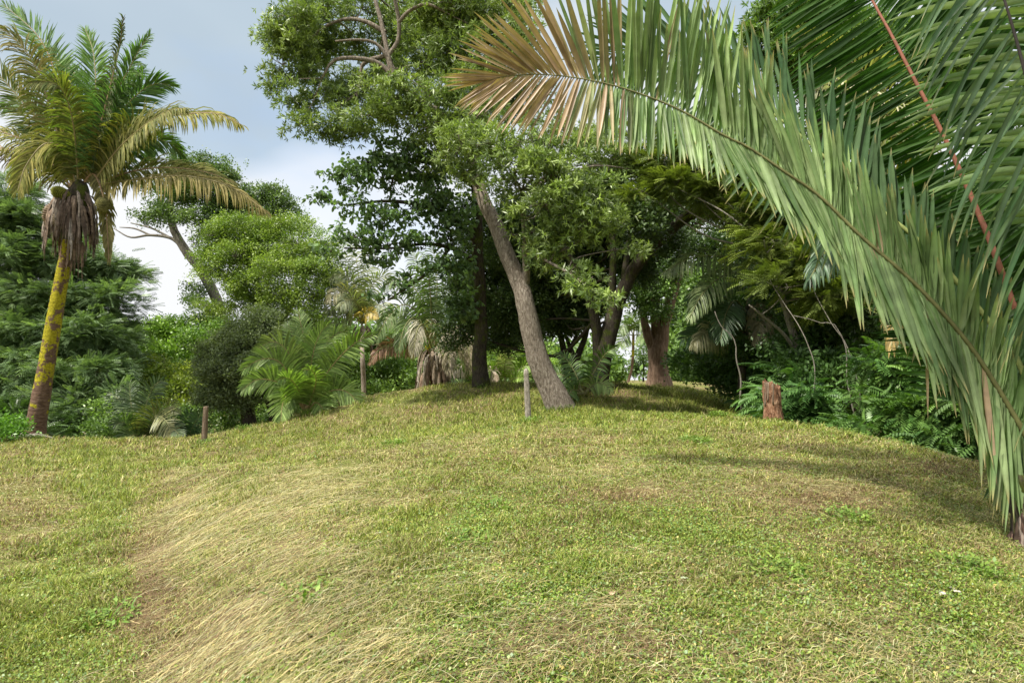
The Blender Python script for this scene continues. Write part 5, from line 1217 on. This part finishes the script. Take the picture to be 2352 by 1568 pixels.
# dry litter leaves on the lawn
def dead_leaf(u, v, d, s, az, col, label, seed, curl=.5):
    rg = np.random.default_rng(seed); b = on_ground(u, v, d) + np.array([0, 0, .035]); V = []
    n = 9; prof = np.sin(np.linspace(.08, 1, n) * math.pi * .97) ** .7
    for i in range(n):
        t_ = i / (n - 1) - .5
        for j in (-1, -.5, 0, .5, 1):
            w = prof[i] * s * .33
            x = t_ * s; y = j * w; z = curl * abs(j) ** 1.5 * w + .25 * s * (t_ ** 2) + rg.normal(0, .04 * s)
            V.append(b + np.array([x * math.cos(az) - y * math.sin(az), x * math.sin(az) + y * math.cos(az), z]))
    i = (np.arange(n - 1)[:, None] * 5 + np.arange(4)[None]).ravel()
    c = np.tile(np.array(col), (len(V), 1)) * rg.uniform(.85, 1.1, (len(V), 1))
    o = mk('fallen_leaf', np.array(V), [np.stack([i, i + 1, i + 6, i + 5], -1)], M_SHEATH, None, col=c, smooth=True, origin=b)
    tag(o, label, 'leaf', 'dry leaves lying on the lawn')
for a in ((2172, 1474, 3.75, .065, .5, (.5, .47, .4), 'pale grey dead leaf at the lower right, the largest of three close together', 1), (2200, 1466, 3.8, .05, 2.4, (.46, .42, .34), 'grey brown dead leaf on the right of the close trio', 2),
          (2190, 1452, 3.85, .045, 1.4, (.4, .37, .3), 'small dead leaf at the top of the close trio', 3), (1408, 1522, 3.6, .06, 1.2, (.52, .4, .25), 'curled tan dead leaf at the bottom centre of the lawn', 4),
          (1575, 1478, 3.8, .05, .2, (.36, .4, .26), 'dull green fallen leaf right of the curled tan one', 5), (1452, 1405, 4.2, .04, 2.0, (.5, .4, .2), 'small tan leaf lying in the mown grass at the lower centre', 6)):
    dead_leaf(*a)

# weed tufts
def tuft(u, v, d, n, h, label, seed, col=(.1, .2, .03), col2=(.25, .35, .07), spread=.18, w=.006, leafy=True):
    rg = np.random.default_rng(seed); b = on_ground(u, v, d); th = []; 
    az = rg.uniform(0, 6.283, n); rr = spread * np.sqrt(rg.random(n)); hh = h * rg.uniform(.5, 1.1, n)
    x = b[0] + np.cos(az) * rr; y = b[1] + np.sin(az) * rr; z = gz(x, y)
    a2 = az + rg.normal(0, .6, n); ln = rg.uniform(.1, .9, n)
    V = []; s = np.linspace(0, 1, 5)
    px = x[:, None] + np.cos(a2)[:, None] * (ln * hh)[:, None] * s ** 2; py = y[:, None] + np.sin(a2)[:, None] * (ln * hh)[:, None] * s ** 2; pz = z[:, None] + hh[:, None] * (s - .25 * ln[:, None] * s ** 3)
    wd = w * np.interp(s, [0, .5, 1], [.7, 1, .1])[None] * rg.uniform(.6, 1.4, (n, 1))
    sx = -np.sin(a2)[:, None] * wd; sy = np.cos(a2)[:, None] * wd
    V = np.stack([np.stack([px - sx, py - sy, pz], -1), np.stack([px + sx, py + sy, pz], -1)], 2).reshape(-1, 3)
    i = (np.arange(n) * 10)[:, None, None] + (np.arange(4) * 2)[None, :, None]; Q = (i + np.array([0, 1, 3, 2])).reshape(-1, 4)
    r = rg.random((n, 1)); c = np.array(col) * (1 - r) + np.array(col2) * r
    c = np.repeat(c, 10, 0)
    if leafy:
        m = n * 3; lb = np.stack([x, y, z], -1)[rg.integers(0, n, m)] + rg.normal(0, 1, (m, 3)) * np.array([.05, .05, 0]) + np.array([0, 0, 1]) * (rg.random((m, 1)) * h * .9)
        dv = nrm(rg.normal(0, 1, (m, 3)) * np.array([1, 1, .4])); sv = nrm(np.cross(dv, [0, 0, 1.0])); LL = rg.uniform(.03, .06, (m, 1))
        V2 = np.stack([lb, lb + dv * LL * .5 + sv * LL * .25, lb + dv * LL, lb + dv * LL * .5 - sv * LL * .25], 1).reshape(-1, 3)
        k0 = len(V); V = np.vstack([V, V2]); Q = np.vstack([Q, np.arange(m * 4).reshape(-1, 4) + k0])
        r = rg.random((m, 1)); c = np.vstack([c, np.repeat(np.array(col) * (1 - r) + np.array(col2) * r, 4, 0)])
    o = mk('weed_tuft', V, [Q], M_LEAF, None, col=c, origin=b)
    tag(o, label, 'weed', 'weed tufts on the lawn')
for a in ((1216, 982, 11.9, 110, .16, 'weed tuft at the foot of the concrete post', 1), (1650, 978, 11.4, 130, .18, 'leafy weed tuft just left of the rotten stump', 2), (1700, 972, 11.8, 90, .2, 'weed tuft with tall stalks around the low broken stump', 3),
          (1600, 1085, 8.6, 160, .08, 'flat bright green tuft in the middle of the right slope', 4), (1300, 945, 14.6, 60, .2, 'sprigs growing at the base of the leaning trunk', 5), (905, 1082, 9.6, 60, .1, 'dark green tuft among straw on the left slope', 6),
          (1800, 985, 10.6, 60, .14, 'weeds at the right foot of the rotten stump', 7), (1590, 958, 12.6, 60, .14, 'wispy weeds on the crest above the dark slope', 8), (1960, 1005, 9.5, 70, .14, 'grass wisps on the brow below the thicket', 9),
          (2080, 1028, 8.7, 70, .12, 'grass wisps on the brow left of the hanging fronds', 10), (2330, 1180, 6.0, 90, .2, 'weeds growing under the foreground palm', 11), (1130, 1290, 5.4, 24, .11, 'upright grass blades low on the mound centre', 12),
          (469, 1019, 15.8, 70, .13, 'grass left uncut round the foot of the short wooden post', 14), (1262, 952, 14.8, 90, .15, 'longer grass at the left foot of the leaning trunk', 15), (1775, 985, 10.7, 90, .13, 'grass and weeds in front of the rotten stump', 16),
          (85, 1014, 16.3, 120, .16, 'weeds crowding the foot of the mossy palm trunk', 17), (1106, 892, 19.2, 60, .16, 'grass round the foot of the straight dark trunk', 18), (705, 950, 18.0, 90, .2, 'long grass under the bushy young palm', 19),
          (1375, 912, 17.4, 70, .18, 'low weeds at the foot of the many stemmed tree', 20), (1515, 893, 23.6, 70, .2, 'grass round the foot of the vine clad trunk', 21), (560, 990, 17.2, 80, .2, 'long grass on the lawn edge below the olive tree', 22),
          (1090, 1385, 4.6, 40, .09, 'small bright weed clump in the lower centre of the lawn', 23), (1960, 1300, 5.2, 60, .09, 'leafy weed clump in the right foreground shade', 24), (2230, 1400, 4.3, 60, .08, 'leafy weed clump near the right edge of the lawn', 25),
          (250, 1420, 4.3, 40, .1, 'upright grass clump on the green path at the lower left', 26), (420, 1060, 12.8, 50, .1, 'grass clump on the bank in front of the wooden post', 27), (1780, 1440, 4.0, 50, .08, 'green weed clump at the bottom right of centre', 28),
          (690, 1520, 3.8, 16, .1, 'few upright blades at the bottom left of centre', 13)):
    tuft(*a)
# thin pale stems leaning out of the thicket
for k, (lb, pts, r_) in enumerate((('thin pale stem leaning right in the thicket, nearest the feathery tree', [(1860, 800, 12.5), (1800, 700, 13), (1770, 640, 13.3)], .012), ('thin pale leaning stem crossing the dark shrubs', [(1960, 830, 12.4), (1905, 740, 12.6), (1862, 640, 13)], .012),
                                   ('bare grey stem deep in the thicket right of the bowed palm frond', [(1690, 800, 15.5), (1660, 750, 15.6), (1640, 715, 15.7)], .018), ('pale twiggy sapling above the shrubs behind the stump', [(1935, 780, 12), (1880, 740, 12), (1820, 725, 12)], .014))):
    tb = TB(); A = np.array([P(*p) for p in pts])
    g0 = A[0].copy(); g0[0] += (A[0][0] - A[1][0]) * .5; g0[2] = gz(g0[0], g0[1])[0] - .05
    C_ = catmull(np.vstack([g0, A]), 26); C_[:, 0] += .03 * np.sin(np.arange(26) * .7 + k)
    tb.tube(C_, np.linspace(r_ * 1.4, r_ * .5, 26), k=6, rough=.06)
    o = tb.build('bare_stem', M_TWIG, None, origin=g0); tag(o, lb, 'stem', 'bare stems in the thicket')
print('sprigs', NLEAF[0])
